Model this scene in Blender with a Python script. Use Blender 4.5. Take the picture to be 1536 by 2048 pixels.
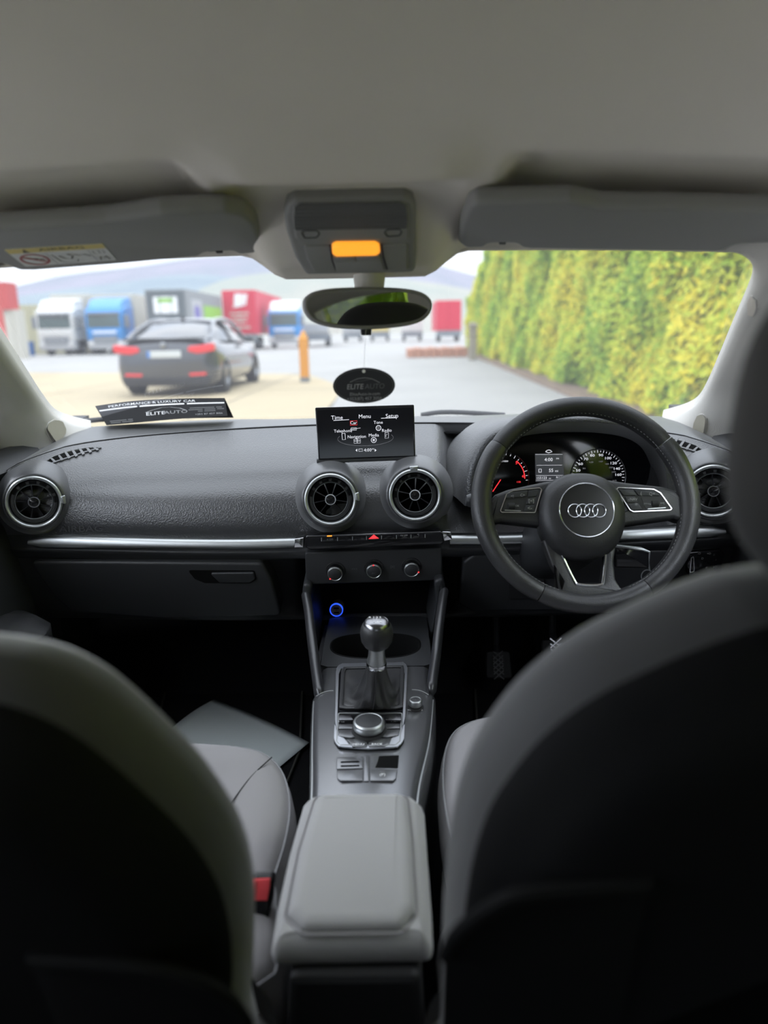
import bpy, bmesh, math, random
from mathutils import Vector, Matrix
random.seed(7)
for o in list(bpy.data.objects): bpy.data.objects.remove(o)
S = bpy.context.scene
COL = S.collection
PI = math.pi
# ---------------------------------------------------------------- camera (phone held between the front seats)
FPX = 1420.0                                     # focal length in pixels of the 1536x2048 frame
CAM = Vector((0.0434, 0.0, 1.12))
YAW, PITCH, ROLL = math.radians(0.958), math.radians(14.15), math.radians(-1.155)
FW = Vector((-math.sin(YAW)*math.cos(PITCH), math.cos(YAW)*math.cos(PITCH), -math.sin(PITCH)))
_r0 = Vector((math.cos(YAW), math.sin(YAW), 0)); _u0 = _r0.cross(FW)
RT = math.cos(ROLL)*_r0 + math.sin(ROLL)*_u0
UP = -math.sin(ROLL)*_r0 + math.cos(ROLL)*_u0
cd = bpy.data.cameras.new('camera'); cam = bpy.data.objects.new('camera', cd); COL.objects.link(cam)
cam.matrix_world = Matrix(((RT.x, UP.x, -FW.x, CAM.x), (RT.y, UP.y, -FW.y, CAM.y), (RT.z, UP.z, -FW.z, CAM.z), (0, 0, 0, 1)))
cd.sensor_fit = 'VERTICAL'; cd.sensor_height = 36.0; cd.lens = FPX*36.0/2048
cd.clip_start = 0.02; cd.clip_end = 9000
cd.dof.use_dof = True; cd.dof.focus_distance = 1.28; cd.dof.aperture_fstop = 2.3
S.camera = cam
# ---------------------------------------------------------------- overcast sky and exposure
W = bpy.data.worlds.new('overcast_sky'); S.world = W; W.use_nodes = True
nt = W.node_tree; nt.nodes.clear()
out = nt.nodes.new('ShaderNodeOutputWorld'); bg = nt.nodes.new('ShaderNodeBackground')
tc = nt.nodes.new('ShaderNodeTexCoord'); sx = nt.nodes.new('ShaderNodeSeparateXYZ')
nt.links.new(tc.outputs['Generated'], sx.inputs[0])
mm = nt.nodes.new('ShaderNodeMath'); mm.operation = 'MULTIPLY_ADD'; mm.use_clamp = False     # overcast sky: zenith three times the horizon
cl = nt.nodes.new('ShaderNodeClamp'); nt.links.new(sx.outputs[2], cl.inputs[0])
nt.links.new(cl.outputs[0], mm.inputs[0]); mm.inputs[1].default_value = 2.0; mm.inputs[2].default_value = 1.0
nz = nt.nodes.new('ShaderNodeTexNoise'); nz.inputs['Scale'].default_value = 3.2; nz.inputs['Detail'].default_value = 5
mp = nt.nodes.new('ShaderNodeMapping'); mp.inputs['Scale'].default_value = (1, 1, 3.4)
nt.links.new(tc.outputs['Generated'], mp.inputs[0]); nt.links.new(mp.outputs[0], nz.inputs['Vector'])
cr = nt.nodes.new('ShaderNodeValToRGB')
cr.color_ramp.elements[0].position = .38; cr.color_ramp.elements[0].color = (.60, .67, .80, 1)
cr.color_ramp.elements[1].position = .60; cr.color_ramp.elements[1].color = (.90, .93, 1.0, 1)
nt.links.new(nz.outputs['Fac'], cr.inputs[0]); nt.links.new(cr.outputs[0], bg.inputs[0])
SKY = 0.64
m2 = nt.nodes.new('ShaderNodeMath'); m2.operation = 'MULTIPLY'; m2.inputs[1].default_value = SKY
nt.links.new(mm.outputs[0], m2.inputs[0]); nt.links.new(m2.outputs[0], bg.inputs[1]); nt.links.new(bg.outputs[0], out.inputs[0])
S.view_settings.view_transform = 'Standard'; S.view_settings.look = 'None'
S.view_settings.gamma = 1.0; S.view_settings.use_curve_mapping = False
S.view_settings.exposure = 3.25
# ---------------------------------------------------------------- helpers: rays, frames, geometry
def at(px, py, Y=None, Z=None, X=None):
    d = RT*((px-768)/FPX) + UP*((1024-py)/FPX) + FW
    t = (Y-CAM.y)/d.y if Y is not None else ((Z-CAM.z)/d.z if Z is not None else (X-CAM.x)/d.x)
    return CAM + d*t
def V(*a): return Vector(a)
class Frame:
    """a plane in the scene: origin o, axes x and y in it, n out of it"""
    def __init__(s, o, x, y):
        s.o = Vector(o); s.x = Vector(x).normalized(); y = Vector(y); y = y - s.x*y.dot(s.x); s.y = y.normalized(); s.n = s.x.cross(s.y)
    def w(s, a, b, c=0.0): return s.o + s.x*a + s.y*b + s.n*c
    def px(s, px, py, c=0.0):
        d = RT*((px-768)/FPX) + UP*((1024-py)/FPX) + FW
        t = (s.o + s.n*c - CAM).dot(s.n)/d.dot(s.n); p = CAM + d*t - s.o
        return (p.dot(s.x), p.dot(s.y))
    def pxs(s, pts, c=0.0): return [s.px(a, b, c) for a, b in pts]
    def sub(s, a, b, c=0.0, rot=0.0):
        x = s.x*math.cos(rot) + s.y*math.sin(rot); y = -s.x*math.sin(rot) + s.y*math.cos(rot)
        return Frame(s.w(a, b, c), x, y)
def tilted(px, py, Y, tilt=0.0, yaw=0.0, rot=0.0):
    t, a = math.radians(tilt), math.radians(yaw)
    x = V(math.cos(a), math.sin(a), 0); n0 = V(math.sin(a), -math.cos(a), 0)
    y = V(0, 0, 1)*math.cos(t) - n0*math.sin(t)
    f = Frame(at(px, py, Y=Y), x, y)
    return f.sub(0, 0, 0, math.radians(rot)) if rot else f
WORLD = Frame((0, 0, 0), (1, 0, 0), (0, 1, 0))
def ccw(p):
    a = sum(p[i][0]*p[(i+1) % len(p)][1] - p[(i+1) % len(p)][0]*p[i][1] for i in range(len(p)))
    return list(p) if a > 0 else list(p)[::-1]
def rpoly(pts, r, seg=5):
    """round the corners of a 2D polygon; r may be a list"""
    n = len(pts); o = []
    for i in range(n):
        p = Vector(pts[i]); a = Vector(pts[i-1]) - p; b = Vector(pts[(i+1) % n]) - p
        rr = r[i] if isinstance(r, (list, tuple)) else r
        la, lb = a.length, b.length; a.normalize(); b.normalize()
        c = max(-1, min(1, a.dot(b))); ang = math.acos(c)
        if ang > PI-.05 or rr <= 0: o.append(tuple(p)); continue
        t = min(rr/math.tan(ang/2), la*.48, lb*.48)
        p0, p1 = p + a*t, p + b*t
        for k in range(seg+1):
            u = k/seg; q = p0*(1-u)**2 + p*2*u*(1-u) + p1*u*u
            o.append(tuple(q))
    return o
def spline(pts, n=8, closed=False):
    P = [Vector(p) for p in pts]; m = len(P); o = []
    for i in range(m if closed else m-1):
        if closed: a, b, c, d = P[i-1], P[i], P[(i+1) % m], P[(i+2) % m]
        else: a, b, c, d = P[max(i-1, 0)], P[i], P[i+1], P[min(i+2, m-1)]
        for k in range(n):
            t = k/n
            o.append(.5*((2*b) + (c-a)*t + (2*a-5*b+4*c-d)*t*t + (3*b-a-3*c+d)*t**3))
    if not closed: o.append(P[-1])
    return o
def interp(tab, x):
    """smooth table look-up; tab = [(x, y...)...] sorted"""
    if x <= tab[0][0]: return tab[0][1] if len(tab[0]) == 2 else tab[0][1:]
    for i in range(len(tab)-1):
        if x <= tab[i+1][0]:
            t = (x-tab[i][0])/(tab[i+1][0]-tab[i][0])
            def sl(j, k):
                if j <= 0 or j >= len(tab)-1: 
                    j = min(max(j, 0), len(tab)-1); q = 1 if j == 0 else -1
                    return (tab[j+q][k]-tab[j][k])/(tab[j+q][0]-tab[j][0])
                return (tab[j+1][k]-tab[j-1][k])/(tab[j+1][0]-tab[j-1][0])
            r = []
            for k in range(1, len(tab[0])):
                h = tab[i+1][0]-tab[i][0]; m0, m1 = sl(i, k)*h, sl(i+1, k)*h; y0, y1 = tab[i][k], tab[i+1][k]
                r.append((2*t**3-3*t*t+1)*y0 + (t**3-2*t*t+t)*m0 + (-2*t**3+3*t*t)*y1 + (t**3-t*t)*m1)
            return r[0] if len(r) == 1 else r
    return tab[-1][1] if len(tab[0]) == 2 else tab[-1][1:]
def sstep(a, b, x):
    t = max(0, min(1, (x-a)/(b-a))); return t*t*(3-2*t)
def ellipse(rx, ry, n=48, cx=0, cy=0, p=2.0):
    o = []
    for k in range(n):
        a = 2*PI*k/n; c, s = math.cos(a), math.sin(a)
        o.append((cx + rx*math.copysign(abs(c)**(2/p), c), cy + ry*math.copysign(abs(s)**(2/p), s)))
    return o
def inset(pts, d):
    n = len(pts); o = []
    for i in range(n):
        p = Vector(pts[i]); a = (p-Vector(pts[i-1])); b = (Vector(pts[(i+1) % n])-p)
        if a.length < 1e-9: a = b
        if b.length < 1e-9: b = a
        a = a.normalized(); b = b.normalized()
        na, nb = Vector((-a.y, a.x)), Vector((-b.y, b.x)); m = na+nb
        if m.length < 1e-6: m = na
        m.normalize(); k = max(.5, m.dot(na)); o.append(tuple(p + m*(d/k)))
    return o
class G:
    def __init__(s): s.v = []; s.f = []
    def add(s, verts, faces):
        b = len(s.v); s.v += [tuple(v) for v in verts]; s.f += [tuple(i+b for i in f) for f in faces]; return s
    def rings(s, rings, close=True, cap0=False, cap1=False):
        n = len(rings[0]); b = len(s.v)
        for r in rings: s.v += [tuple(p) for p in r]
        for i in range(len(rings)-1):
            for j in range(n if close else n-1):
                k = (j+1) % n; s.f.append((b+i*n+j, b+i*n+k, b+(i+1)*n+k, b+(i+1)*n+j))
        if cap0: s.f.append(tuple(b+j for j in range(n))[::-1])
        if cap1: s.f.append(tuple(b+(len(rings)-1)*n+j for j in range(n)))
        return s
    def prism(s, F, pts, z0, z1, bev=0.0, back=True, seg=3, bevback=False):
        p = ccw(pts); R = []
        if bevback and bev:
            for k in range(seg+1):
                a = PI/2*k/seg; R.append((inset(p, bev*(1-math.sin(a))), z0+bev*(1-math.cos(a))))
        else: R.append((p, z0))
        if bev:
            for k in range(seg+1):
                a = PI/2*k/seg; R.append((inset(p, bev*(1-math.cos(a))), z1-bev+bev*math.sin(a)))
        else: R.append((p, z1))
        return s.rings([[F.w(a, b, z) for a, b in q] for q, z in R], True, back, True)
    def lathe(s, F, prof, n=40, cap0=False, cap1=False, ax=1.0, ay=1.0):
        return s.rings([[F.w(r*ax*math.cos(2*PI*k/n), r*ay*math.sin(2*PI*k/n), z) for k in range(n)] for r, z in prof], True, cap0, cap1)
    def ring(s, F, outer, inner, z0, z1):
        """flat frame between two outlines of equal count, extruded"""
        o, i = ccw(outer), ccw(inner); w = lambda q, z: [F.w(a, b, z) for a, b in q]
        return s.rings([w(o, z0), w(o, z1), w(i, z1), w(i, z0), w(o, z0)])
    def tube(s, pts, r, n=10, closed=False, cap=True, flat=1.0, up=None):
        P = [Vector(p) for p in pts]; m = len(P); R = []
        T = []
        for i in range(m):
            a = P[i-1] if (closed or i > 0) else P[i]; b = P[(i+1) % m] if (closed or i < m-1) else P[i]
            T.append((b-a).normalized())
        u = Vector(up) if up else (V(0, 0, 1) if abs(T[0].z) < .9 else V(1, 0, 0))
        for i in range(m):
            x = T[i].cross(u)
            if x.length < 1e-6: x = T[i].orthogonal()
            x.normalize(); y = x.cross(T[i]).normalized()
            if not up: u = y
            rr = r[i] if isinstance(r, (list, tuple)) else r
            R.append([P[i] + x*rr*math.cos(2*PI*k/n) + y*rr*flat*math.sin(2*PI*k/n) for k in range(n)])
        if closed: R.append(R[0])
        return s.rings(R, True, cap and not closed, cap and not closed)
    def grid(s, fn, nu, nv):
        b = len(s.v)
        for i in range(nu+1):
            for j in range(nv+1): s.v.append(tuple(fn(i/nu, j/nv)))
        for i in range(nu):
            for j in range(nv):
                a = b+i*(nv+1)+j; s.f.append((a, a+nv+1, a+nv+2, a+1))
        return s
    def box(s, lo, hi, F=WORLD):
        x0, y0, z0 = lo; x1, y1, z1 = hi
        c = [F.w(x, y, z) for x in (x0, x1) for y in (y0, y1) for z in (z0, z1)]
        return s.add(c, [(0, 1, 3, 2), (4, 6, 7, 5), (0, 4, 5, 1), (2, 3, 7, 6), (0, 2, 6, 4), (1, 5, 7, 3)])
    def obj(s, name, mat, parent=None, smooth=35, bevel=0, solid=0, sub=0, fix=True, seg=2):
        me = bpy.data.meshes.new(name)
        off = parent_world(parent)
        me.from_pydata([(v[0]-off.x, v[1]-off.y, v[2]-off.z) for v in s.v], [], s.f)
        if fix:
            bm = bmesh.new(); bm.from_mesh(me); bmesh.ops.remove_doubles(bm, verts=bm.verts, dist=1e-6)
            bmesh.ops.recalc_face_normals(bm, faces=bm.faces); bm.to_mesh(me); bm.free()
        me.materials.append(MAT[mat] if isinstance(mat, str) else mat)
        if smooth:
            me.shade_smooth()
            if smooth < 180: me.set_sharp_from_angle(angle=math.radians(smooth))
        o = bpy.data.objects.new(name, me); COL.objects.link(o)
        if parent: o.parent = parent
        if bevel:
            b = o.modifiers.new('b', 'BEVEL'); b.width = bevel; b.segments = seg; b.limit_method = 'ANGLE'; b.angle_limit = math.radians(40)
        if solid:
            b = o.modifiers.new('s', 'SOLIDIFY'); b.thickness = solid; b.offset = 0
        if sub:
            b = o.modifiers.new('u', 'SUBSURF'); b.levels = sub; b.render_levels = sub
        return o
def parent_world(p):
    v = Vector((0, 0, 0))
    while p: v = v + p.location; p = p.parent
    return v
def tag(o, label=None, cat=None, group=None, kind=None):
    if label: o['label'] = label
    if cat: o['category'] = cat
    if group: o['group'] = group
    if kind: o['kind'] = kind
    return o
def thing(name, label, cat, loc=(0, 0, 0), group=None):
    o = bpy.data.objects.new(name, None); COL.objects.link(o); o.location = loc; o.empty_display_size = .05
    return tag(o, label, cat, group)
_tx = {}
def text(name, s, F, a, b, size, mat, parent, align='CENTER', z=0.0004, shear=0.0, wide=1.0, bold=0.0, label=None):
    """lettering as thin raised print on plane F, centred at (a, b)"""
    key = (s, align, shear, bold)
    if key not in _tx:
        cu = bpy.data.curves.new('lettering', 'FONT'); cu.body = s; cu.size = 1.0; cu.align_x = align; cu.align_y = 'CENTER'
        cu.shear = shear; cu.offset = bold; cu.resolution_u = 2; cu.extrude = 0.0
        ob = bpy.data.objects.new('lettering', cu); COL.objects.link(ob)
        me = bpy.data.meshes.new_from_object(ob)
        _tx[key] = ([v.co.copy() for v in me.vertices], [tuple(p.vertices) for p in me.polygons])
        bpy.data.objects.remove(ob); bpy.data.meshes.remove(me); bpy.data.curves.remove(cu)
    vs, fs = _tx[key]; g = G()
    g.add([F.w(a + v.x*size*wide, b + v.y*size, z) for v in vs], fs)
    o = g.obj(name, mat, parent, smooth=0, fix=False)
    if label: o['label'] = label
    return o
# ---------------------------------------------------------------- procedural materials
MAT = {}
def mat(name, col, rough=.5, metal=0.0, spec=.5, bump=None, var=None, coat=0.0, emit=None, estr=0.0, sheen=0.0, aniso=None, trans=0.0):
    """bump = (kind, scale, strength, distance); var = (scale, second colour, low, high)"""
    m = bpy.data.materials.new(name); m.use_nodes = True; t = m.node_tree; b = t.nodes['Principled BSDF']
    b.inputs['Base Color'].default_value = (*col, 1); b.inputs['Roughness'].default_value = rough
    b.inputs['Metallic'].default_value = metal; b.inputs['Specular IOR Level'].default_value = spec
    b.inputs['Coat Weight'].default_value = coat; b.inputs['Sheen Weight'].default_value = sheen
    b.inputs['Transmission Weight'].default_value = trans
    if emit: b.inputs['Emission Color'].default_value = (*emit, 1); b.inputs['Emission Strength'].default_value = estr
    tcn = t.nodes.new('ShaderNodeTexCoord')
    if var:
        n = t.nodes.new('ShaderNodeTexNoise'); n.inputs['Scale'].default_value = var[0]; n.inputs['Detail'].default_value = 6
        r = t.nodes.new('ShaderNodeValToRGB'); r.color_ramp.elements[0].position = var[2]; r.color_ramp.elements[1].position = var[3]
        r.color_ramp.elements[0].color = (*col, 1); r.color_ramp.elements[1].color = (*var[1], 1)
        t.links.new(tcn.outputs['Object'], n.inputs['Vector']); t.links.new(n.outputs['Fac'], r.inputs[0]); t.links.new(r.outputs[0], b.inputs['Base Color'])
    if bump:
        k, sc, st, di = bump; bp = t.nodes.new('ShaderNodeBump'); bp.inputs['Strength'].default_value = st; bp.inputs['Distance'].default_value = di
        if k == 'noise':
            n = t.nodes.new('ShaderNodeTexNoise'); n.inputs['Scale'].default_value = sc; n.inputs['Detail'].default_value = 2; h = n.outputs['Fac']
        elif k == 'grain':
            n = t.nodes.new('ShaderNodeTexVoronoi'); n.feature = 'SMOOTH_F1'; n.inputs['Scale'].default_value = sc; h = n.outputs['Distance']
        elif k == 'holes':
            n = t.nodes.new('ShaderNodeTexVoronoi'); n.inputs['Scale'].default_value = sc; n.inputs['Randomness'].default_value = 0; h = n.outputs['Distance']
        else:
            n = t.nodes.new('ShaderNodeTexWave'); n.inputs['Scale'].default_value = sc; n.inputs['Distortion'].default_value = .6
            n.bands_direction = 'DIAGONAL'; h = n.outputs['Fac']
        t.links.new(tcn.outputs['Object'], n.inputs['Vector']); t.links.new(h, bp.inputs['Height']); t.links.new(bp.outputs[0], b.inputs['Normal'])
    MAT[name] = m; return m
def glass(name, tint, rough=0.0, gloss=.5, film=0.0):
    """thin pane: lets light straight through, reflects by Fresnel"""
    m = bpy.data.materials.new(name); m.use_nodes = True; t = m.node_tree; t.nodes.clear()
    o = t.nodes.new('ShaderNodeOutputMaterial'); mx = t.nodes.new('ShaderNodeMixShader'); tr = t.nodes.new('ShaderNodeBsdfTransparent')
    gl = t.nodes.new('ShaderNodeBsdfGlossy'); fr = t.nodes.new('ShaderNodeFresnel'); fr.inputs['IOR'].default_value = 1.45
    ml = t.nodes.new('ShaderNodeMath'); ml.operation = 'MULTIPLY'; ml.inputs[1].default_value = gloss
    tr.inputs[0].default_value = (*tint, 1); gl.inputs['Roughness'].default_value = rough
    t.links.new(fr.outputs[0], ml.inputs[0]); t.links.new(ml.outputs[0], mx.inputs[0]); t.links.new(tr.outputs[0], mx.inputs[1]); t.links.new(gl.outputs[0], mx.inputs[2])
    if film:                                              # pale scattering veil, added in place of glare haze over the view
        m3 = t.nodes.new('ShaderNodeMixShader'); ts = t.nodes.new('ShaderNodeBsdfTranslucent'); ts.inputs[0].default_value = (.95, .96, 1, 1)
        m3.inputs[0].default_value = film; t.links.new(mx.outputs[0], m3.inputs[1]); t.links.new(ts.outputs[0], m3.inputs[2]); t.links.new(m3.outputs[0], o.inputs[0])
    else: t.links.new(mx.outputs[0], o.inputs[0])
    MAT[name] = m; return m
mat('headliner', (.75, .70, .62), .95, spec=.15, bump=('noise', 900, .25, .001), var=(2.2, (.71, .66, .585), .35, .75))
mat('pillar_fabric', (.62, .60, .56), .9, spec=.2, bump=('wave', 420, .35, .0006))
mat('visor_skin', (.24, .235, .225), .65, bump=('grain', 700, .25, .0006))
mat('dash_skin', (.020, .0205, .023), .40, spec=1.0, sheen=.22, bump=('grain', 420, .7, .0009))
mat('dash_skin_smooth', (.020, .0205, .023), .38, spec=1.0, sheen=.22, bump=('grain', 500, .3, .0005))
mat('plastic', (.022, .023, .025), .5, bump=('grain', 800, .3, .0004))
mat('plastic_dark', (.012, .012, .013), .6)
mat('plastic_console', (.17, .172, .178), .25, metal=.7, spec=1.0, bump=('noise', 900, .2, .0003))
mat('gloss_black', (.008, .008, .009), .12, coat=.3)
mat('rubber', (.010, .010, .010), .8)
mat('void_black', (.004, .004, .004), .9, spec=.1)  # near-black; also paints the shade inside slots and recesses
mat('satin_silver', (.46, .475, .475), .40, metal=1.0)
mat('bright_trim', (.86, .88, .93), .34, metal=1.0)
mat('chrome', (.80, .81, .83), .14, metal=1.0)
mat('dark_chrome', (.22, .22, .23), .25, metal=1.0)
mat('leather', (.028, .028, .029), .40, spec=.5, bump=('grain', 600, .4, .0006), var=(9, (.045, .044, .043), .45, .75))
mat('leather_plain', (.020, .020, .021), .48, bump=('grain', 480, .3, .0006))
mat('thread', (.22, .22, .22), .8)
mat('seat_cloth', (.23, .22, .222), .92, spec=.2, sheen=.25, bump=('wave', 330, .5, .0008))
mat('seat_insert', (.19, .19, .195), .95, spec=.2, sheen=.2, bump=('noise', 260, .8, .0015))
mat('seat_vinyl', (.006, .006, .0065), .8, spec=.15, bump=('noise', 700, .2, .0004))  # darkened to paint the shade on the seat backs
mat('armrest_cloth', (.29, .285, .28), .9, spec=.25, sheen=.3, bump=('noise', 900, .3, .0005))
mat('carpet', (.010, .010, .011), 1.0, spec=.1, bump=('noise', 700, 1.0, .003))
mat('carpet_edge', (.045, .045, .04), .9, spec=.1)
mat('paper', (.55, .60, .60), .8)
mat('print_white', (.82, .82, .82), .7)
mat('print_grey', (.30, .30, .30), .7)
mat('print_dim', (.11, .11, .11), .7)
mat('sticker_white', (.62, .62, .60), .6)
mat('sticker_yellow', (.62, .50, .18), .6)
mat('sticker_red', (.40, .12, .12), .6)
mat('sticker_black', (.10, .09, .07), .6)
mat('glow_white', (.05, .05, .05), .5, emit=(.9, .92, 1.0), estr=.10)
mat('glow_dim', (.1, .1, .1), .5, emit=(.5, .5, .55), estr=.035)
mat('glow_red', (.5, .02, .02), .5, emit=(1, .04, .05), estr=.14)
mat('glow_amber', (.5, .2, .03), .5, emit=(1, .34, .025), estr=.13)
mat('glow_blue', (.05, .08, .9), .5, emit=(.02, .08, 1.0), estr=.2)
mat('red_plastic', (.75, .07, .08), .45)
mat('screen_black', (.006, .006, .008), .10)
mat('screen_grey', (.02, .022, .026), .2, emit=(.03, .032, .038), estr=.12)
glass('windscreen_glass', (.212, .216, .213), 0, .06, .010)  # dark tint dims the bright yard; slight veil imitates glare
glass('side_glass', (.94, .95, .945), 0, .4)
mat('mirror_glass', (.42, .44, .44), .02, metal=1.0)
# ================================================================ OUTSIDE
GZ = 0.08
mat('asphalt', (.38, .37, .35), .9, spec=.3, bump=('noise', 60, .5, .01), var=(.35, (.33, .322, .305), .35, .7))
mat('concrete', (.47, .39, .255), .9, spec=.2, bump=('noise', 30, .4, .01), var=(.5, (.42, .355, .24), .35, .7))
mat('joint', (.16, .15, .13), .95)
mat('hill_heather_haze', (.31, .30, .345), 1.0, spec=0, var=(.004, (.26, .275, .31), .4, .62))  # distance haze is painted into the pale hill colours
mat('hill_field_haze', (.38, .365, .32), 1.0, spec=0, var=(.006, (.32, .335, .30), .42, .6))  # field colour greyed to carry the haze
mat('hill_wood_haze', (.24, .28, .31), 1.0, spec=0, var=(.01, (.27, .31, .33), .4, .6))  # bluish tone is painted haze over the woods
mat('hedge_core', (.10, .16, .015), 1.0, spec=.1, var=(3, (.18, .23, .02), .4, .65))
mat('soil', (.20, .14, .10), 1.0, var=(4, (.26, .19, .14), .4, .6))
mat('car_paint', (.075, .080, .092), .18, metal=.3, coat=.8)
mat('car_glass', (.03, .035, .04), .05, coat=.5)
mat('car_black', (.02, .02, .022), .5)
mat('lamp_red', (.62, .02, .03), .2, coat=.5, emit=(1, .05, .04), estr=.10)
mat('plate_white', (.62, .65, .65), .4)
mat('plate_blue', (.03, .18, .55), .4)
mat('tyre', (.02, .02, .02), .85)
mat('alloy', (.35, .36, .37), .3, metal=1)
mat('truck_white', (.66, .66, .64), .4, coat=.3)
mat('truck_blue', (.035, .26, .62), .4, coat=.3)
mat('truck_glass', (.10, .14, .14), .08)
mat('truck_grey', (.20, .22, .24), .6)
mat('truck_light_grey', (.42, .43, .44), .6)
mat('trailer_cream', (.56, .54, .47), .7)
mat('trailer_grey', (.26, .275, .28), .7)
mat('trailer_dark', (.11, .13, .14), .6)
mat('trailer_red', (.62, .03, .065), .55)
mat('trailer_green', (.26, .52, .06), .6)
mat('violet', (.16, .14, .40), .6)
mat('shed_red', (.52, .075, .07), .7)
mat('shed_cream', (.52, .50, .43), .8)
mat('container_olive', (.46, .44, .30), .8)
mat('bollard_orange', (.72, .30, .02), .55)
mat('terracotta', (.50, .25, .17), .9, bump=('noise', 20, .5, .02))
mat('stone_post', (.36, .32, .25), .95)
mat('drum_blue', (.05, .16, .42), .6)
tag(G().box((-600, -250, GZ-.3), (600, 3200, GZ)).obj('ground', 'asphalt', smooth=0), 'pale grey asphalt yard and drive outside the car', None, None, 'structure')
# concrete apron, slabs as pieces with open joints
ap = tag(G().prism(WORLD, [(-24, 3), (-.75, 3), (-.85, 9.4), (-.95, 14.0), (-2.3, 19.5), (-12, 23.7), (-24, 29)], GZ-.05, GZ+.006).obj('concrete_apron', 'joint', smooth=0), None, None, None, 'structure')
def clipx(y): return interp([(3, -.77), (9.4, -.87), (14, -.97), (17, -1.6), (19.5, -2.35), (19.6, -2.6)], y)
xs = [-24, -16, -10.4, -6.6, -2.6, -.7]; ys = [3, 9.0, 14.0, 19.2, 23.2, 29]
def ytop(x): return 19.5 + (-2.3-x)*.425 if x < -2.3 else 29
for i in range(5):
    for j in range(5):
        a, b, c, d = xs[i]+.02, xs[i+1]-.02, ys[j]+.02, ys[j+1]-.02
        pts = []
        for k in range(7):
            yy = c+(d-c)*k/6; pts.append((b, yy))
        poly = [(a, c)] + pts + [(a, d)]
        q = []
        for x, y in poly:
            x = min(x, clipx(min(y, 19.55))-.03) if y < 19.6 else x
            y = min(y, ytop(x)-.03)
            q.append((x, y))
        ok = abs(sum(q[m][0]*q[(m+1) % len(q)][1]-q[(m+1) % len(q)][0]*q[m][1] for m in range(len(q))))/2
        if c > 19 and a > -2.7: continue
        if ok > .4 and min(x for x, y in q) < b-.1: G().prism(WORLD, q, GZ, GZ+.012).obj('slab', 'concrete', ap, smooth=0)
# hills
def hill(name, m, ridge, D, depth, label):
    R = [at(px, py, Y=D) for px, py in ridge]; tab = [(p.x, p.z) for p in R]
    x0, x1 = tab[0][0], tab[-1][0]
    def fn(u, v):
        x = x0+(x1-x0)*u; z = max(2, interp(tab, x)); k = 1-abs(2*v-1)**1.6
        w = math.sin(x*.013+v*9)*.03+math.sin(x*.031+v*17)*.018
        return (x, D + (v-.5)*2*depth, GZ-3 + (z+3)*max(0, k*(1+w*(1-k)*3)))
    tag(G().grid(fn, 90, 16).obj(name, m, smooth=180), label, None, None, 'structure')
hill('hill_far', 'hill_heather_haze', [(-900, 640), (-300, 610), (60, 588), (110, 570), (165, 551), (230, 541), (310, 532), (400, 519), (500, 511), (620, 506), (740, 508), (850, 524), (905, 542), (990, 562), (1150, 590), (1500, 612), (2300, 640)], 2500, 900, 'long heather-purple hill ridge, paled for haze, on the horizon behind the lorries')
hill('hill_middle', 'hill_wood_haze', [(-900, 650), (-200, 622), (60, 592), (150, 578), (250, 566), (330, 553), (400, 549), (480, 556), (600, 575), (760, 600), (1000, 640)], 1500, 420, 'wooded slope tinted bluish for haze in front of the heather ridge')
hill('hill_near', 'hill_field_haze', [(250, 640), (400, 584), (450, 562), (520, 548), (600, 543), (720, 548), (860, 565), (960, 582), (1200, 610), (1800, 640)], 1150, 300, 'cream field slope paled for haze behind the red trailer')
# ---- hedge: dense core plus leaves
hx = lambda y: 3.12 + (y-8)*.030 if y > 8 else 3.12 + (y-8)*.012
def htop(y): return interp([(-14, 3.0), (6, 3.25), (20, 3.7), (28, 4.2), (30, 4.0), (33, 3.6), (37, 2.9), (40, 2.2), (41, .3)], y)
def lump(y, z): return .13*math.sin(y*2.1+1.3*math.sin(z*2.2))+.08*math.sin(z*4.1+y*1.1)+.05*math.sin(y*6.3+z*5)
hr = thing('hedge', 'tall clipped yellow-green laurel hedge along the drive', 'hedge', (4.2, 14, GZ))
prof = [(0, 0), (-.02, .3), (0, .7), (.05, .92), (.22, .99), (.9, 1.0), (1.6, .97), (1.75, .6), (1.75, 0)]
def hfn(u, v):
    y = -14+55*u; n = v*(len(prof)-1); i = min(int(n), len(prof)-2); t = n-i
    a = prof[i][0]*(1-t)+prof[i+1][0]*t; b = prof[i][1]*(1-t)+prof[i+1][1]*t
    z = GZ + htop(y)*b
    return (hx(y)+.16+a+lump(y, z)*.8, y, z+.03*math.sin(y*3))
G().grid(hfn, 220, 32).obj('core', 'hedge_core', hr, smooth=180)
def leafmat():
    m = bpy.data.materials.new('hedge_leaf'); m.use_nodes = True; t = m.node_tree; b = t.nodes['Principled BSDF']
    a = t.nodes.new('ShaderNodeAttribute'); a.attribute_name = 'leaf_tone'; r = t.nodes.new('ShaderNodeValToRGB')
    e = r.color_ramp.elements; e[0].position = 0; e[0].color = (.14, .27, .02, 1); e[1].position = 1; e[1].color = (.70, .60, .03, 1)
    for p, c in ((.3, (.26, .43, .02, 1)), (.6, (.45, .54, .03, 1)), (.85, (.62, .63, .05, 1))): k = e.new(p); k.color = c
    t.links.new(a.outputs['Fac'], r.inputs[0]); t.links.new(r.outputs[0], b.inputs['Base Color']); b.inputs['Roughness'].default_value = .5; b.inputs['Specular IOR Level'].default_value = .3
    b.inputs['Subsurface Weight'].default_value = 0.0
    MAT['hedge_leaf'] = m
leafmat()
rl = random.Random(3); LV = []; LF = []; LT = []
N = 88000
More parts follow.
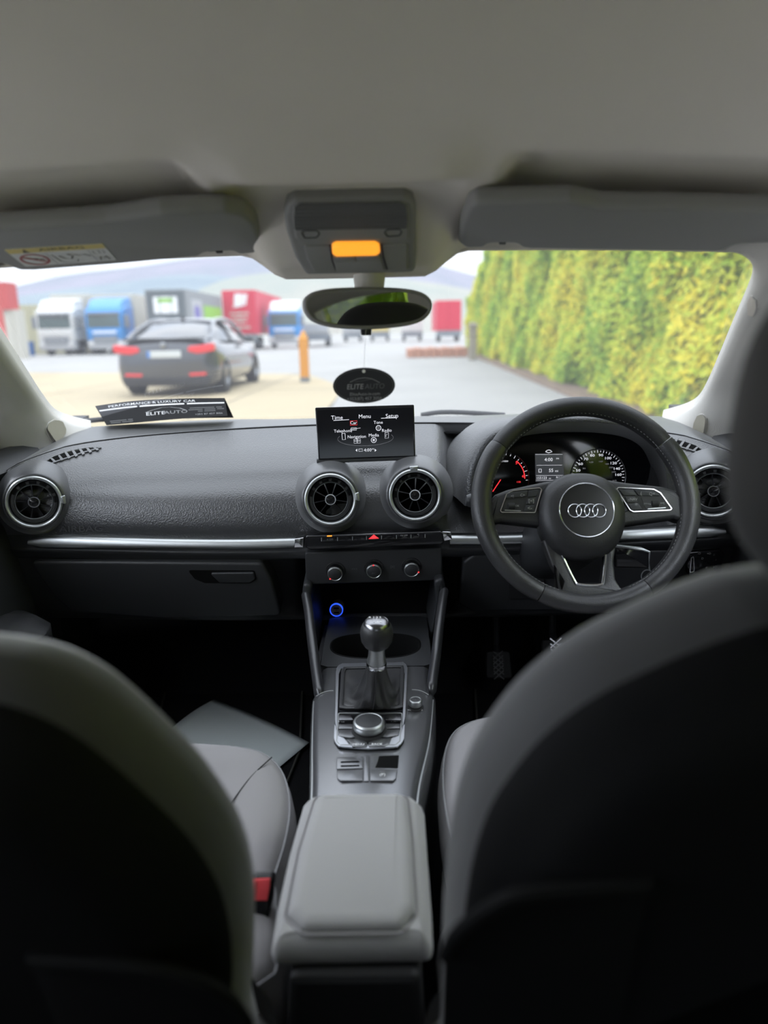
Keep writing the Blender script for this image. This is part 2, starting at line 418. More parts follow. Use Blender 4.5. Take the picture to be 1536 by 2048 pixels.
for k in range(N):
    q = rl.random()
    if q < .72: y = 4+36*rl.random()**1.5
    else: y = -13+20*rl.random()
    top = rl.random() < .07
    h = htop(y)
    if top: z = GZ+h*(.97+.05*rl.random()); x = hx(y)+.05+1.3*rl.random()
    else: z = GZ+h*rl.random()**.92; x = hx(y)+lump(y, z)*.8+.02+.17*rl.random()-.03
    s = (.042+.036*rl.random())*(1+max(0, y-14)*.035)
    nrm = V(-1+rl.uniform(-.5, .5), -.55+rl.uniform(-.8, .6), .55+rl.uniform(-.6, .7)) if not top else V(rl.uniform(-.6, .3), rl.uniform(-.8, .3), 1)
    nrm.normalize(); a = nrm.cross(V(rl.uniform(-1, 1), rl.uniform(-1, 1), rl.uniform(-1, 1))).normalized(); b = nrm.cross(a)
    c = V(x, y, z); bb = len(LV)
    LV += [c-a*s, c+b*s*.42+nrm*s*.12, c+a*s*1.05-nrm*s*.1, c-b*s*.42+nrm*s*.12]; LF += [(bb, bb+1, bb+2), (bb, bb+2, bb+3)]
    tone = min(1, max(0, .62+.22*math.sin(y*.8+z*1.7)+.15*math.sin(y*2.3-z*2.9)+rl.gauss(0, .2)))
    LT += [tone]*4
g = G(); g.v = [tuple(v) for v in LV]; g.f = LF
lo = g.obj('leaves', 'hedge_leaf', hr, smooth=0, fix=False); lo['kind'] = 'stuff'
at_ = lo.data.attributes.new('leaf_tone', 'FLOAT', 'POINT'); at_.data.foreach_set('value', LT)
tag(G().prism(WORLD, [(2.75, -14), (3.4, -14), (3.4, 8), (4.4, 40), (3.7, 40), (2.75, 9)], GZ-.05, GZ+.05, .02).obj('soil_strip', 'soil', smooth=0), None, None, None, 'structure')
# ---- wheels
def wheel(parent, c, r, w, name='wheel', rim='alloy'):
    F = Frame(c, (0, 1, 0), (0, 0, 1))                       # axle along x
    o = G().lathe(F, [(r*.62, -w/2), (r*.93, -w/2), (r, -w*.3), (r, w*.3), (r*.93, w/2), (r*.62, w/2)], 28).obj(name, 'tyre', parent)
    g = G().lathe(F, [(r*.63, -w*.42), (r*.6, -w*.2), (r*.15, -w*.32), (.001, -w*.34)], 20)
    g.obj('rim_inner', rim, o); G().lathe(F, [(r*.63, w*.42), (r*.6, w*.2), (r*.15, w*.32), (.001, w*.34)], 20).obj('rim', rim, o)
    return o
# ---- dark saloon parked ahead
CX, CY = -3.98, 12.75
sal = thing('saloon_car', 'dark grey four-door saloon parked on the concrete apron', 'car', (CX, CY, GZ))
def body_ring(y, w, zb, zt, cr=.05):
    h = zt-zb
    half = [(w*.86, zb), (w*.97, zb+h*.12), (w, zb+h*.40), (w*.985, zb+h*.62), (w*.95, zb+h*.85), (w*.86, zt-.015), (w*.45, zt+cr*.6), (0, zt+cr)]
    pts = half + [(-a, b) for a, b in half[:-1][::-1]]
    return [V(CX+a, CY+y, GZ+b) for a, b in pts]
st = [(-.02, .70, .36, .86), (.03, .82, .26, .93), (.12, .88, .21, .985), (.35, .905, .19, 1.0), (.9, .91, .18, .97), (1.8, .91, .18, .94), (3.0, .90, .18, .92), (3.6, .90, .19, .88), (4.2, .86, .2, .80), (4.52, .72, .25, .68), (4.62, .5, .32, .58)]
G().rings([body_ring(*s) for s in st], True, True, True).obj('body', 'car_paint', sal, smooth=50)
def gh_ring(y, w0, w1, z0, z1):
    half = [(w0, z0), (w0*.6+w1*.4, z0+(z1-z0)*.45), (w1, z0+(z1-z0)*.9), (w1*.8, z1-.005), (w1*.4, z1+.02), (0, z1+.025)]
    pts = half + [(-a, b) for a, b in half[:-1][::-1]]
    return [V(CX+a, CY+y, GZ+b) for a, b in pts]
gs = [(.30, .74, .70, .965, .985), (.55, .77, .66, .96, 1.09), (.95, .79, .60, .96, 1.25), (1.45, .80, .57, .96, 1.34), (2.1, .80, .56, .95, 1.365), (2.6, .80, .57, .94, 1.33), (3.0, .80, .62, .93, 1.17), (3.45, .78, .7, .9, .94)]
G().rings([gh_ring(*s) for s in gs], True, True, True).obj('window_glass', 'car_glass', sal, smooth=60)
def roof_fn(u, v):
    y = 1.22+1.35*v; r = interp([(1.2, 1.30, .585), (1.45, 1.34, .57), (2.1, 1.365, .56), (2.6, 1.33, .57)], y)
    x = (u*2-1); return (CX+x*(r[1]+.012), CY+y, GZ+r[0]+.034-.035*abs(x)**3)
G().grid(roof_fn, 12, 10).obj('roof', 'car_paint', sal, smooth=180, solid=.012)
for sgn in (-1, 1):     # rear pillars and side frames
    P = [V(CX+sgn*.745, CY+.28, GZ+.985), V(CX+sgn*.735, CY+.60, GZ+1.10), V(CX+sgn*.66, CY+.95, GZ+1.235), V(CX+sgn*.60, CY+1.35, GZ+1.34), V(CX+sgn*.585, CY+2.1, GZ+1.37), V(CX+sgn*.63, CY+2.7, GZ+1.30), V(CX+sgn*.75, CY+3.4, GZ+.95)]
    G().tube(spline(P, 5), .04, 8).obj('roof_rail', 'car_paint', sal)
    G().tube([V(CX+sgn*.80, CY+1.75, GZ+.96), V(CX+sgn*.60, CY+1.78, GZ+1.34)], .035, 6).obj('side_pillar', 'car_black', sal)
    for yy in (.78, 3.72): wheel(sal, V(CX+sgn*.80, CY+yy, GZ+.325), .325, .225)
    F = Frame((CX+sgn*.93, CY+3.0, GZ+.98), (1, 0, 0), (0, 0, 1))
    G().prism(F, rpoly([(-.09, -.06), (.09, -.06), (.09, .06), (-.09, .06)], .04), -.03, .05, .02).obj('wing_mirror', 'car_paint', sal)
RF = Frame((CX, CY-.03, GZ), (1, 0, 0), (0, 0, 1))
for sgn in (-1, 1):
    pts = [(sgn*.42, .80), (sgn*.45, .885), (sgn*.66, .90), (sgn*.875, .93), (sgn*.885, .80), (sgn*.70, .765), (sgn*.58, .755)]
    G().prism(RF, rpoly(ccw(pts), .02), -.16, .012, .01).obj('tail_light', 'lamp_red', sal)
    G().prism(RF, rpoly([(sgn*.42, .37), (sgn*.42, .42), (sgn*.72, .43), (sgn*.72, .38)], .01), -.10, .004, .004).obj('reflector', 'lamp_red', sal)
npl = G().prism(RF, rpoly([(-.30, .69), (.30, .69), (.30, .81), (-.30, .81)], .01), -.08, .012, .004).obj('number_plate', 'plate_white', sal)
G().prism(RF, [(-.296, .694), (-.24, .694), (-.24, .806), (-.296, .806)], .012, .014).obj('plate_strip', 'plate_blue', npl)
G().prism(RF, rpoly([(-.74, .20), (.74, .20), (.80, .34), (-.80, .34)], .03), -.14, .0, .01).obj('rear_valance', 'car_black', sal)
G().lathe(RF.sub(0, .91), [(.05, 0), (.05, .015), (.04, .02), (.001, .02)], 20).obj('badge', 'alloy', sal)
G().prism(Frame((CX, CY+.02, GZ+1.0), (1, 0, 0), (0, 1, 0)), rpoly([(-.74, -.04), (.74, -.04), (.70, .14), (-.70, .14)], .06), 0, .03, .012).obj('boot_spoiler', 'car_black', sal)
G().prism(Frame((CX, CY+1.35, GZ+1.36), (0, 1, 0), (0, 0, 1)), [(-.09, 0), (.09, 0), (-.05, .07), (-.07, .07)], -.02, .02).obj('roof_aerial', 'car_black', sal)
# ---- lorries
def cab(name, label, X, Y, col, lettering=True, top=None):
    t = thing(name, label, 'lorry', (X, Y, GZ), 'lorries across the yard')
    F = Frame((X, Y, GZ), (1, 0, 0), (0, 0, 1))              # front plane, n towards us
    G().rings([[V(X+a*w, Y+y, GZ+z) for a, z in ((-1, .95), (1, .95), (1, zt), (-1, zt))] for y, w, zt in ((0, 1.18, 2.55), (.12, 1.25, 2.9), (.9, 1.25, 3.15), (2.2, 1.25, 3.2))], True, True, True).obj('cab_body', col, t, bevel=.08)
    G().rings([[V(X+a*w, Y+y, GZ+z) for a, z in ((-1, 2.8), (1, 2.8), (.94, zt), (-.94, zt))] for y, w, zt in ((.15, 1.18, 2.95), (.9, 1.2, 3.6), (2.2, 1.22, 3.75))], True, True, True).obj('roof_fairing', top or col, t, bevel=.08)
    ws = G().prism(F, rpoly([(-1.1, 1.75), (1.1, 1.75), (1.04, 2.6), (-1.04, 2.6)], .12), -.1, .03, .02).obj('windscreen', 'truck_glass', t)
    G().prism(F, rpoly([(-1.12, 2.58), (1.12, 2.58), (1.1, 2.72), (-1.1, 2.72)], .04), -.05, .12, .03).obj('sun_visor', 'truck_grey', t)
    band = G().prism(F, rpoly([(-1.15, 1.25), (1.15, 1.25), (1.15, 1.68), (-1.15, 1.68)], .06), -.1, .05, .02).obj('name_band', col, t)
    if lettering: G().prism(F, rpoly([(-.8, 1.38), (.8, 1.38), (.8, 1.54), (-.8, 1.54)], .03), .05, .056).obj('lettering_strip', 'print_white', band)
    gr = G().prism(F, rpoly([(-.75, .72), (.75, .72), (.85, 1.2), (-.85, 1.2)], .06), -.1, .05, .02).obj('grille', 'truck_grey', t)
    for k in range(3): G().box((-.7, .80+.13*k, .05), (.7, .84+.13*k, .07), F).obj('grille_bar', 'truck_light_grey', gr, smooth=0)
    G().prism(F, rpoly([(-1.22, .35), (1.22, .35), (1.22, .95), (-1.22, .95)], .12), -.6, .02, .05).obj('bumper', 'truck_light_grey', t)
    for s in (-1, 1):
        G().prism(F, rpoly([(s*.8, .62), (s*1.15, .62), (s*1.15, .85), (s*.82, .80)], .04), 0, .05, .02).obj('headlight', 'truck_white', t)
        m = G().prism(F, rpoly([(s*1.32, 1.75), (s*1.58, 1.75), (s*1.58, 2.55), (s*1.32, 2.55)], .08), -.35, -.12, .04).obj('door_mirror', 'truck_grey', t)
        G().tube([F.w(s*1.2, 2.4, -.3), F.w(s*1.45, 2.4, -.25)], .03, 6).obj('mirror_arm', 'truck_grey', t)
        wheel(t, V(X+s*1.05, Y+1.3, GZ+.5), .5, .32)
        F2 = Frame((X+s*1.255, Y, GZ), (0, s, 0), (0, 0, 1))
        G().prism(F2, rpoly([(s*.5, 1.75), (s*1.35, 1.75), (s*1.3, 2.5), (s*.6, 2.5)], .08), -.03, .015, .01).obj('side_window', 'truck_glass', t)
    G().box((X-.5, Y+2.2, GZ+.7), (X+.5, Y+2.42, GZ+1.0)).obj('chassis', 'truck_grey', t, smooth=0)
    return t
def trailer(name, label, X, Y, L, H, colr, cols, group='trailers across the yard', W2=1.27, legs=True):
    t = thing(name, label, 'trailer', (X, Y, GZ), group)
    G().box((X-W2, Y+.04, GZ+1.15), (X+W2, Y+L, GZ+H)).obj('box_body', cols, t, smooth=0, bevel=.03)
    F = Frame((X, Y, GZ), (1, 0, 0), (0, 0, 1))
    for s in (-1, 1):
        d = G().prism(F, [(s*.02, 1.25), (s*(W2-.06), 1.25), (s*(W2-.06), H-.1), (s*.02, H-.1)], -.02, .03, .01).obj('rear_door', colr, t, smooth=0)
        for q in (.35, .85): G().tube([F.w(s*q, 1.2, .05), F.w(s*q, H-.12, .05)], .025, 6).obj('lock_bar', colr, d)
    G().box((X-W2, Y+.0, GZ+.55), (X+W2, Y+.12, GZ+1.12)).obj('rear_bumper', 'truck_grey', t, smooth=0)
    for yy in ([1.4, 2.7] if L > 5 else [1.2]):
        for s in (-1, 1): wheel(t, V(X+s*.98, Y+yy, GZ+.5), .5, .34)
    return t, F
cab('lorry', 'white lorry cab facing the saloon, leftmost lorry in the yard', -22.4, 48.5, 'truck_white', False)
trailer('box_trailer', 'cream trailer behind the white lorry cab', -22.4, 51, 13, 4.05, 'trailer_cream', 'trailer_cream')
cab('lorry', 'blue lorry cab with white name band beside the white lorry', -19.1, 48.5, 'truck_blue')
trailer('box_trailer', 'cream trailer behind the blue lorry cab next to the white lorry', -19.1, 51, 13, 4.0, 'trailer_cream', 'trailer_cream')
t, F = trailer('curtain_trailer', 'grey curtain-side trailer with green lettering and dark rear doors', -14.1, 46, 9.6, 3.95, 'trailer_dark', 'trailer_grey')
G().prism(F, rpoly([(-.75, 2.5), (.75, 2.5), (.75, 3.5), (-.75, 3.5)], .1), .03, .05).obj('rear_sign', 'print_white', t)
G().prism(F, rpoly([(-.5, 3.15), (.5, 3.15), (.5, 3.4), (-.5, 3.4)], .05), .05, .06).obj('rear_sign_stripe', 'trailer_green', t)
F2 = Frame((-14.1+1.27, 46, GZ), (0, 1, 0), (0, 0, 1))
G().prism(F2, rpoly([(4.3, 2.1), (9.3, 2.1), (9.3, 3.1), (4.3, 3.1)], .1), 0, .02).obj('green_lettering_panel', 'trailer_green', t)
G().prism(F2, rpoly([(1.2, 1.8), (3.8, 1.8), (3.8, 3.4), (1.2, 3.4)], .1), 0, .02).obj('emblem_panel', 'truck_light_grey', t)
G().prism(F2, ellipse(.7, .45, 20, 2.5, 2.6), .02, .03).obj('emblem', 'violet', t)
t, F = trailer('red_trailer', 'red trailer with white emblem on its rear doors', -11.6, 56, 13, 4.4, 'trailer_red', 'trailer_red')
G().prism(F, [(-.45, 3.1), (.55, 3.3), (.7, 4.1), (-.25, 4.15)], .03, .06).obj('white_emblem', 'print_white', t)
for k, (w, z) in enumerate([(.7, 2.62), (.6, 2.3), (.5, 2.0), (.75, 1.6)]):
    G().prism(F, rpoly([(-w, z), (w, z), (w, z+.14), (-w, z+.14)], .03), .03, .05).obj('lettering_strip', 'trailer_cream', t)
cab('lorry', 'blue lorry cab with white roof behind the orange bollard', -8.55, 58, 'truck_blue', True, 'truck_white')
trailer('flatbed_trailer', 'low trailer trailing behind the blue cab near the bollard', -6.6, 62, 13, 2.0, 'truck_light_grey', 'trailer_cream')
trailer('red_truck', 'red box lorry with grey bumper, standing by the end of the hedge', 5.95, 77, 9, 4.2, 'trailer_red', 'trailer_red', W2=1.3)
trailer('white_truck', 'small white box lorry to the left of the red box lorry', 2.4, 88, 7, 3.1, 'truck_white', 'truck_white', W2=1.25)
trailer('yellow_truck', 'small grey and yellow lorry seen under the rear-view mirror', -1.6, 92, 7, 2.6, 'sticker_yellow', 'truck_light_grey', W2=1.25)
trailer('pale_truck', 'pale blue box lorry at the far end of the yard', -5.2, 95, 7, 3.0, 'truck_light_grey', 'truck_light_grey', W2=1.25)
# ---- yard fixtures
t = thing('yard_shed', 'cream shed with red fascia at the far edge of the yard', 'shed', (-25.5, 42, GZ))
G().box((-28.5, 42, GZ), (-21.45, 42.8, GZ+2.75)).obj('shed_wall', 'shed_cream', t, smooth=0)
G().box((-28.6, 41.8, GZ+2.75), (-21.75, 42.9, GZ+4.25)).obj('fascia', 'shed_red', t, smooth=0)
for k in range(10): G().box((-28.4+.70*k, 41.95, GZ+.1), (-28.1+.70*k, 42.01, GZ+2.7)).obj('wall_panel', 'shed_cream', t, smooth=0)
t = thing('shipping_container', 'olive shipping container between the shed and the white lorry', 'container', (-25.6, 55, GZ))
G().box((-30, 55, GZ), (-24.6, 60, GZ+3.6)).obj('container_body', 'container_olive', t, smooth=0)
for k in range(11): G().box((-29.8+.47*k, 54.94, GZ+.15), (-29.55+.47*k, 55.01, GZ+3.45)).obj('corrugation', 'container_olive', t, smooth=0)
t = thing('red_post', 'red steel post at the far edge of the windscreen view', 'post', (-10.85, 20, GZ))
G().box((-11.1, 20, GZ), (-10.72, 20.3, GZ+4.2)).obj('shaft', 'shed_red', t, smooth=0, bevel=.02)
G().box((-11.25, 19.85, GZ), (-10.6, 20.45, GZ+.05)).obj('base_plate', 'truck_grey', t, smooth=0)
t = thing('blue_drum', 'blue drum standing beside the white lorry', 'drum', (-25.0, 50, GZ))
G().lathe(Frame((-25.0, 50, GZ), (1, 0, 0), (0, 1, 0)), [(.3, 0), (.3, .3), (.32, .32), (.3, .34), (.3, .62), (.32, .64), (.3, .66), (.3, .95), (.26, .95)], 20, True, True).obj('drum_body', 'drum_blue', t)
t = thing('bollard', 'orange square bollard with pointed top at the concrete edge', 'bollard', (-1.93, 16.1, GZ))
b = .095
G().rings([[V(-1.93+a*w, 16.1+c*w, GZ+z) for a, c in ((-1, -1), (1, -1), (1, 1), (-1, 1))] for w, z in ((b, 0), (b, .95), (.02, 1.13))], True, True, True).obj('shaft', 'bollard_orange', t, smooth=0, bevel=.012)
G().box((-1.93-.1, 16.0, GZ), (-1.83+.0, 16.2, GZ+.12)).obj('foot_collar', 'truck_grey', t, smooth=0)
t = thing('kerb_island', 'low terracotta kerb island by the end of the hedge', 'kerb', (1.9, 31, GZ))
for k in range(8):
    G().box((.65+.32*k, 30.6, GZ), (.65+.32*k+.30, 33.5, GZ+.36+.03*(k % 2))).obj('kerb_block', 'terracotta', t, smooth=0, bevel=.03)
t = thing('gate_post', 'short weathered stone post in front of the hedge end', 'post', (3.0, 27, GZ))
G().box((2.86, 26.9, GZ), (3.14, 27.2, GZ+1.2)).obj('shaft', 'stone_post', t, smooth=0, bevel=.03)
G().rings([[V(3.0+a*w, 27.05+c*w, GZ+z) for a, c in ((-1, -1), (1, -1), (1, 1), (-1, 1))] for w, z in ((.18, 1.2), (.18, 1.27), (.05, 1.36))], True, True, True).obj('cap', 'stone_post', t, smooth=0)

# ---- wipers resting along the foot of the windscreen, outside
for L, lab in (([(145, 846, 1.70), (170, 842, 1.74), (215, 838, 1.79), (300, 837, 1.81)], 'black wiper blade behind the dealer card'), ([(842, 830, 1.84), (880, 824.5, 1.84), (930, 825, 1.84), (1010, 830, 1.82)], 'black wiper blade at the foot of the windscreen ahead of the wheel')):
    P = [at(a, b, Y=y) for a, b, y in L]; t = thing('windscreen_wiper', lab, 'wiper', P[0], 'windscreen wipers')
    G().tube(spline(P, 6), .006, 8).obj('wiper_arm', 'car_black', t); G().tube([p+V(0, .012, -.004) for p in spline(P, 6)], .004, 6).obj('wiper_blade', 'tyre', t)
# ================================================================ CABIN SHELL
def yhead(x): return 1.035 - .20*x*x
ZC = [(-1.0, 1.22), (-.6, 1.285), (-.2, 1.308), (.2, 1.318), (.5, 1.314), (.72, 1.298), (.84, 1.279), (.92, 1.262), (.98, 1.248), (1.035, 1.231)]
ZOC0, ZOC1 = at(705, 392, Y=.872).z, at(715, 543, Y=.968).z
def head_z(x, y):
    yr = y + (1.035-yhead(x))*sstep(.4, 1.0, y)
    z = interp(ZC, yr) - .019*(abs(x)/.55)**2.2 - .10*max(0, abs(x)-.54)**1.3*6
    bul = sstep(.155, .095, abs(x+.008))*sstep(.66, .86, y)          # shroud around the roof console
    if bul > 0:
        zp = interp([(.60, 1.308), (.80, 1.272), (.868, ZOC0+.012), (.965, ZOC1+.010), (.985, ZOC1+.004), (1.04, ZOC1-.001)], y); z = z*(1-bul)+zp*bul
    vis = sstep(.155, .185, abs(x))*sstep(.75, .83, y)*(1-sstep(.985, 1.01, yr))
    z += .020*vis
    return z
def head_fn(u, v):
    x = -.62+1.24*u; y = -1.0+(yhead(x)+1.0)*(1-(1-v)**1.5); return (x, y, head_z(x, y))
tag(G().grid(head_fn, 150, 120).obj('ceiling', 'headliner', smooth=180), 'grey-beige fabric headliner of the car', None, None, 'structure')
tag(G().grid(lambda u, v: (-.70+1.40*u, -1.15+(yhead(-.62+1.24*u)+1.18)*v, head_z(-.62+1.24*u, -1.0+(yhead(-.62+1.24*u)+1.0)*v*.97)+.03), 30, 30).obj('roof_panel', 'plastic_dark', smooth=180, solid=.01), None, None, None, 'structure')
# header lip that closes headliner to glass
tag(G().grid(lambda u, v: (lambda x: (x, yhead(x)+[0, .012, .014, .03][int(v*3+.01)], head_z(x, yhead(x))+[0, -.002, .012, .03][int(v*3+.01)]))(-.60+1.2*u), 80, 3).obj('trim_3', 'headliner', smooth=180), None, None, None, 'structure')
# ---- windscreen
def ws_fn(u, v):
    k = u*2-1; hw = .60+(.755-.60)*v; x = k*hw
    ytop = yhead(x)+.02; ybot = 1.80-.34*x*x
    ztop = interp(ZC, 1.035)-.019*(abs(x)/.55)**2.2+.012; zb = .90
    return (x, ytop+(ybot-ytop)*v, ztop+(zb-ztop)*v+.018*math.sin(PI*v))
tag(G().grid(ws_fn, 40, 24).obj('window_1', 'windscreen_glass', smooth=180), 'laminated windscreen of the car, tinted to dim the daylight view', None, None, 'structure')
tag(G().grid(lambda u, v: (lambda q: (q[0], q[1]-.004, q[2]-.002))(ws_fn(.02+.96*u, .955+.045*v)), 40, 3).obj('trim_4', 'void_black', smooth=180), 'black band along the foot of the windscreen', None, None, 'structure')
# ---- A pillars
PIN = [at(a, b, Y=y) for a, b, y in [(1440, 499, .985), (1472, 503, .978), (1496, 514, .974), (1509, 533, .978), (1509, 556, .995), (1500, 582, 1.03), (1470, 650, 1.15), (1440, 720, 1.29), (1417, 772, 1.42), (1396, 806, 1.50), (1367, 822, 1.56), (1325, 834, 1.60)]]
def pillar(s, idx):
    P = spline(PIN, 5); n = len(P); R = []
    for i, p in enumerate(P):
        t = i/(n-1); x, y, z = p.x, p.y, p.z
        fl = sstep(.72, 1, t)                                    # the foot flares inwards over the dash end
        f0 = sstep(.30, .06, t); ox = .050+.10*fl+.02*f0; oy = -.115-.04*fl; oz = -.012-.075*fl+.055*f0
        sec = [(.02, .05, .01), (.004, .012, .0), (0, 0, 0), (-.002, -.010, -.001), (-.003, -.022, -.003), (-.001, oy*.36, oz*.3), (ox*.18, oy*.58, oz*.5), (ox*.50, oy*.82, oz*.78), (ox*.9, oy, oz), (ox+.03, oy+.005, oz), (ox+.05, oy+.05, oz)]
        R.append([V(s*(x+a), y+b, z+c) for a, b, c in sec])
    o = G().rings(R, False).obj('trim_%d' % idx, 'pillar_fabric', smooth=60)
    return tag(o, 'light grey fabric windscreen pillar on the %s side' % ('passenger' if s < 0 else 'driver'), None, None, 'structure')
pl, pr = pillar(-1, 1), pillar(1, 2)
from mathutils.bvhtree import BVHTree
def tree(o):
    me = o.data; off = parent_world(o.parent) + o.location
    return BVHTree.FromPolygons([v.co + off for v in me.vertices], [tuple(p.vertices) for p in me.polygons])
def drape(T, pts, lift, dflt=None):
    """points of an outline laid on an existing surface, lifted off it along its normal"""
    o = []
    for px, py in pts:
        d = (RT*((px-768)/FPX) + UP*((1024-py)/FPX) + FW).normalized(); h, n, i, t = T.ray_cast(CAM, d)
        if h is None: h, n = (dflt or o[-1], -d)
        if n.dot(d) > 0: n = -n
        o.append(h + n*lift)
    return o
def rpx(pts, r, seg=5): return rpoly(pts, r, seg)
mat('tweeter_mesh', (.52, .49, .40), .85, bump=('holes', 700, .5, .001))
for o, pts in ((pl, [(90, 858), (96, 845), (110, 838), (119, 842), (129, 858), (132, 868), (127, 876), (104, 885), (97, 874)]), (pr, [(1385, 866), (1391, 842), (1399, 827), (1408, 828), (1415, 836), (1415, 856), (1409, 878), (1402, 883)])):
    T = tree(o); q = rpx(ccw(pts), 8); qi = inset(q, 1.6)
    if abs(qi[0][0]-110) > 2000: qi = q
    A = drape(T, q, -.001); B = drape(T, q, .0012); C1 = drape(T, qi, .0014)
    sr_ = G().rings([A, B, C1], True).obj('tweeter_surround', 'pillar_fabric', o, smooth=50)
    c = sum(C1, V(0, 0, 0))/len(C1); nn = V(0, 0, 0)
    for k in range(len(C1)): nn += (C1[k]-c).cross(C1[(k+1) % len(C1)]-c)
    nn.normalize(); nn = nn if nn.dot(CAM-c) > 0 else -nn; c = c + nn*.0045; C1 = [p - nn*((p-c).dot(nn)) for p in C1]
    G().rings([C1, [p.lerp(c, .5) for p in C1], [p.lerp(c, .98) for p in C1]], True, False, True).obj('tweeter_grille', 'tweeter_mesh', sr_, smooth=60)
T = tree(pr); q = rpx(ccw([(1494, 606), (1502, 588), (1513, 600), (1514, 616), (1507, 634), (1495, 630)]), 4); B = drape(T, q, .001); C1 = drape(T, inset(q, 1.4), .0012)
bd = G().rings([drape(T, q, -.001), B, C1], True).obj('airbag_badge', 'pillar_fabric', pr, smooth=50)
c = sum(C1, V(0, 0, 0))/len(C1); G().rings([[p-(p-c).normalized()*0 for p in C1], [p.lerp(c, .95) for p in C1]], True, False, True).obj('badge_face', 'headliner', bd, smooth=60)
# ---- floor, firewall, side walls, rear of the cabin
tag(G().box((-.74, -1.2, .20), (.74, 1.8, .25)).obj('floor', 'carpet', smooth=0), 'black carpeted cabin floor', None, None, 'structure')
tag(G().prism(Frame((0, 0, 0), (0, 1, 0), (0, 0, 1)), [(1.60, .25), (1.82, .25), (1.82, .90), (1.76, .90), (1.75, .50)], -.74, .74).obj('wall_front', 'carpet', smooth=0), 'dark carpeted bulkhead at the end of the footwells', None, None, 'structure')
for s, nm in ((-1, 'wall_left'), (1, 'wall_right')):
    F = Frame((s*.76, 0, 0), (0, 1, 0), (0, 0, 1))
    tag(G().prism(F, [(-1.2, .2), (1.82, .2), (1.82, .93), (1.5, .90), (.2, .905), (-1.2, .93)], -.02, .02).obj(nm, 'plastic_dark', smooth=0), None, None, None, 'structure')
    # roof rail, door frame posts
    R = [V(s*.60, 1.0, 1.185), V(s*.625, .6, 1.235), V(s*.63, .1, 1.25), V(s*.625, -.5, 1.225), V(s*.60, -.95, 1.14)]
    tag(G().tube(spline(R, 6), .035, 10, flat=1.2).obj('trim_%d' % (5 if s < 0 else 6), 'headliner', smooth=180), None, None, None, 'structure')
    tag(G().rings([[V(s*(.69-.07*k), .02+a+.03*k, .86+.42*k) for a in (-.07, .07)] + [V(s*(.73-.07*k), .02+a+.03*k, .86+.42*k) for a in (.07, -.07)] for k in (0, .5, 1)], True, True, True).obj('trim_%d' % (7 if s < 0 else 8), 'headliner', smooth=30), 'centre door post of the car body', None, None, 'structure')
    tag(G().rings([[V(s*(.70-.10*k), -.95+a*1.2-.0*k, .90+.34*k) for a in (-.2, .18)] + [V(s*(.74-.1*k), -.95+a*1.2, .90+.34*k) for a in (.18, -.2)] for k in (0, .5, 1)], True, True, True).obj('trim_%d' % (9 if s < 0 else 10), 'headliner', smooth=30), None, None, None, 'structure')
    # side glass: front clear, rear darkened
    G2 = lambda y0, y1, m, n: tag(G().grid(lambda u, v: (s*(.742-.115*v-.02*math.sin(PI*v)*0), y0+(y1-y0)*u - (.42*v*sstep(.55, 1, u) if n in (2, 3) else 0), .90+.33*v), 16, 6).obj('window_%d' % n, m, smooth=180), None, None, None, 'structure')
    G2(.09, 1.36, 'side_glass', 2 if s < 0 else 3)
    G2(-.78, -.05, 'rear_tint' if 'rear_tint' in MAT else glass('rear_tint', (.22, .235, .23), 0, .4), 4 if s < 0 else 5)
tag(G().box((-.76, -1.25, .2), (.76, -1.2, .93)).obj('wall_back', 'plastic_dark', smooth=0), None, None, None, 'structure')
tag(G().grid(lambda u, v: ((-.62+1.24*u)*(1-.1*v), -1.22+.22*v, .92+.30*v), 10, 4).obj('window_6', 'rear_tint', smooth=180), 'darkened rear window', None, None, 'structure')
rs = thing('rear_bench', 'dark cloth rear bench seat behind the camera', 'seat', (0, -.75, .25))
G().prism(Frame((0, 0, 0), (0, 1, 0), (0, 0, 1)), rpoly([(-.95, .25), (-.35, .25), (-.33, .46), (-.42, .52), (-.95, .48)], .05), -.66, .66, .03).obj('bench', 'seat_vinyl', rs)
G().prism(Frame((0, 0, 0), (0, 1, 0), (0, 0, 1)), rpoly([(-.88, .42), (-.74, .42), (-.92, 1.0), (-1.02, 1.0)], .04), -.66, .66, .03).obj('bench_back', 'seat_vinyl', rs)
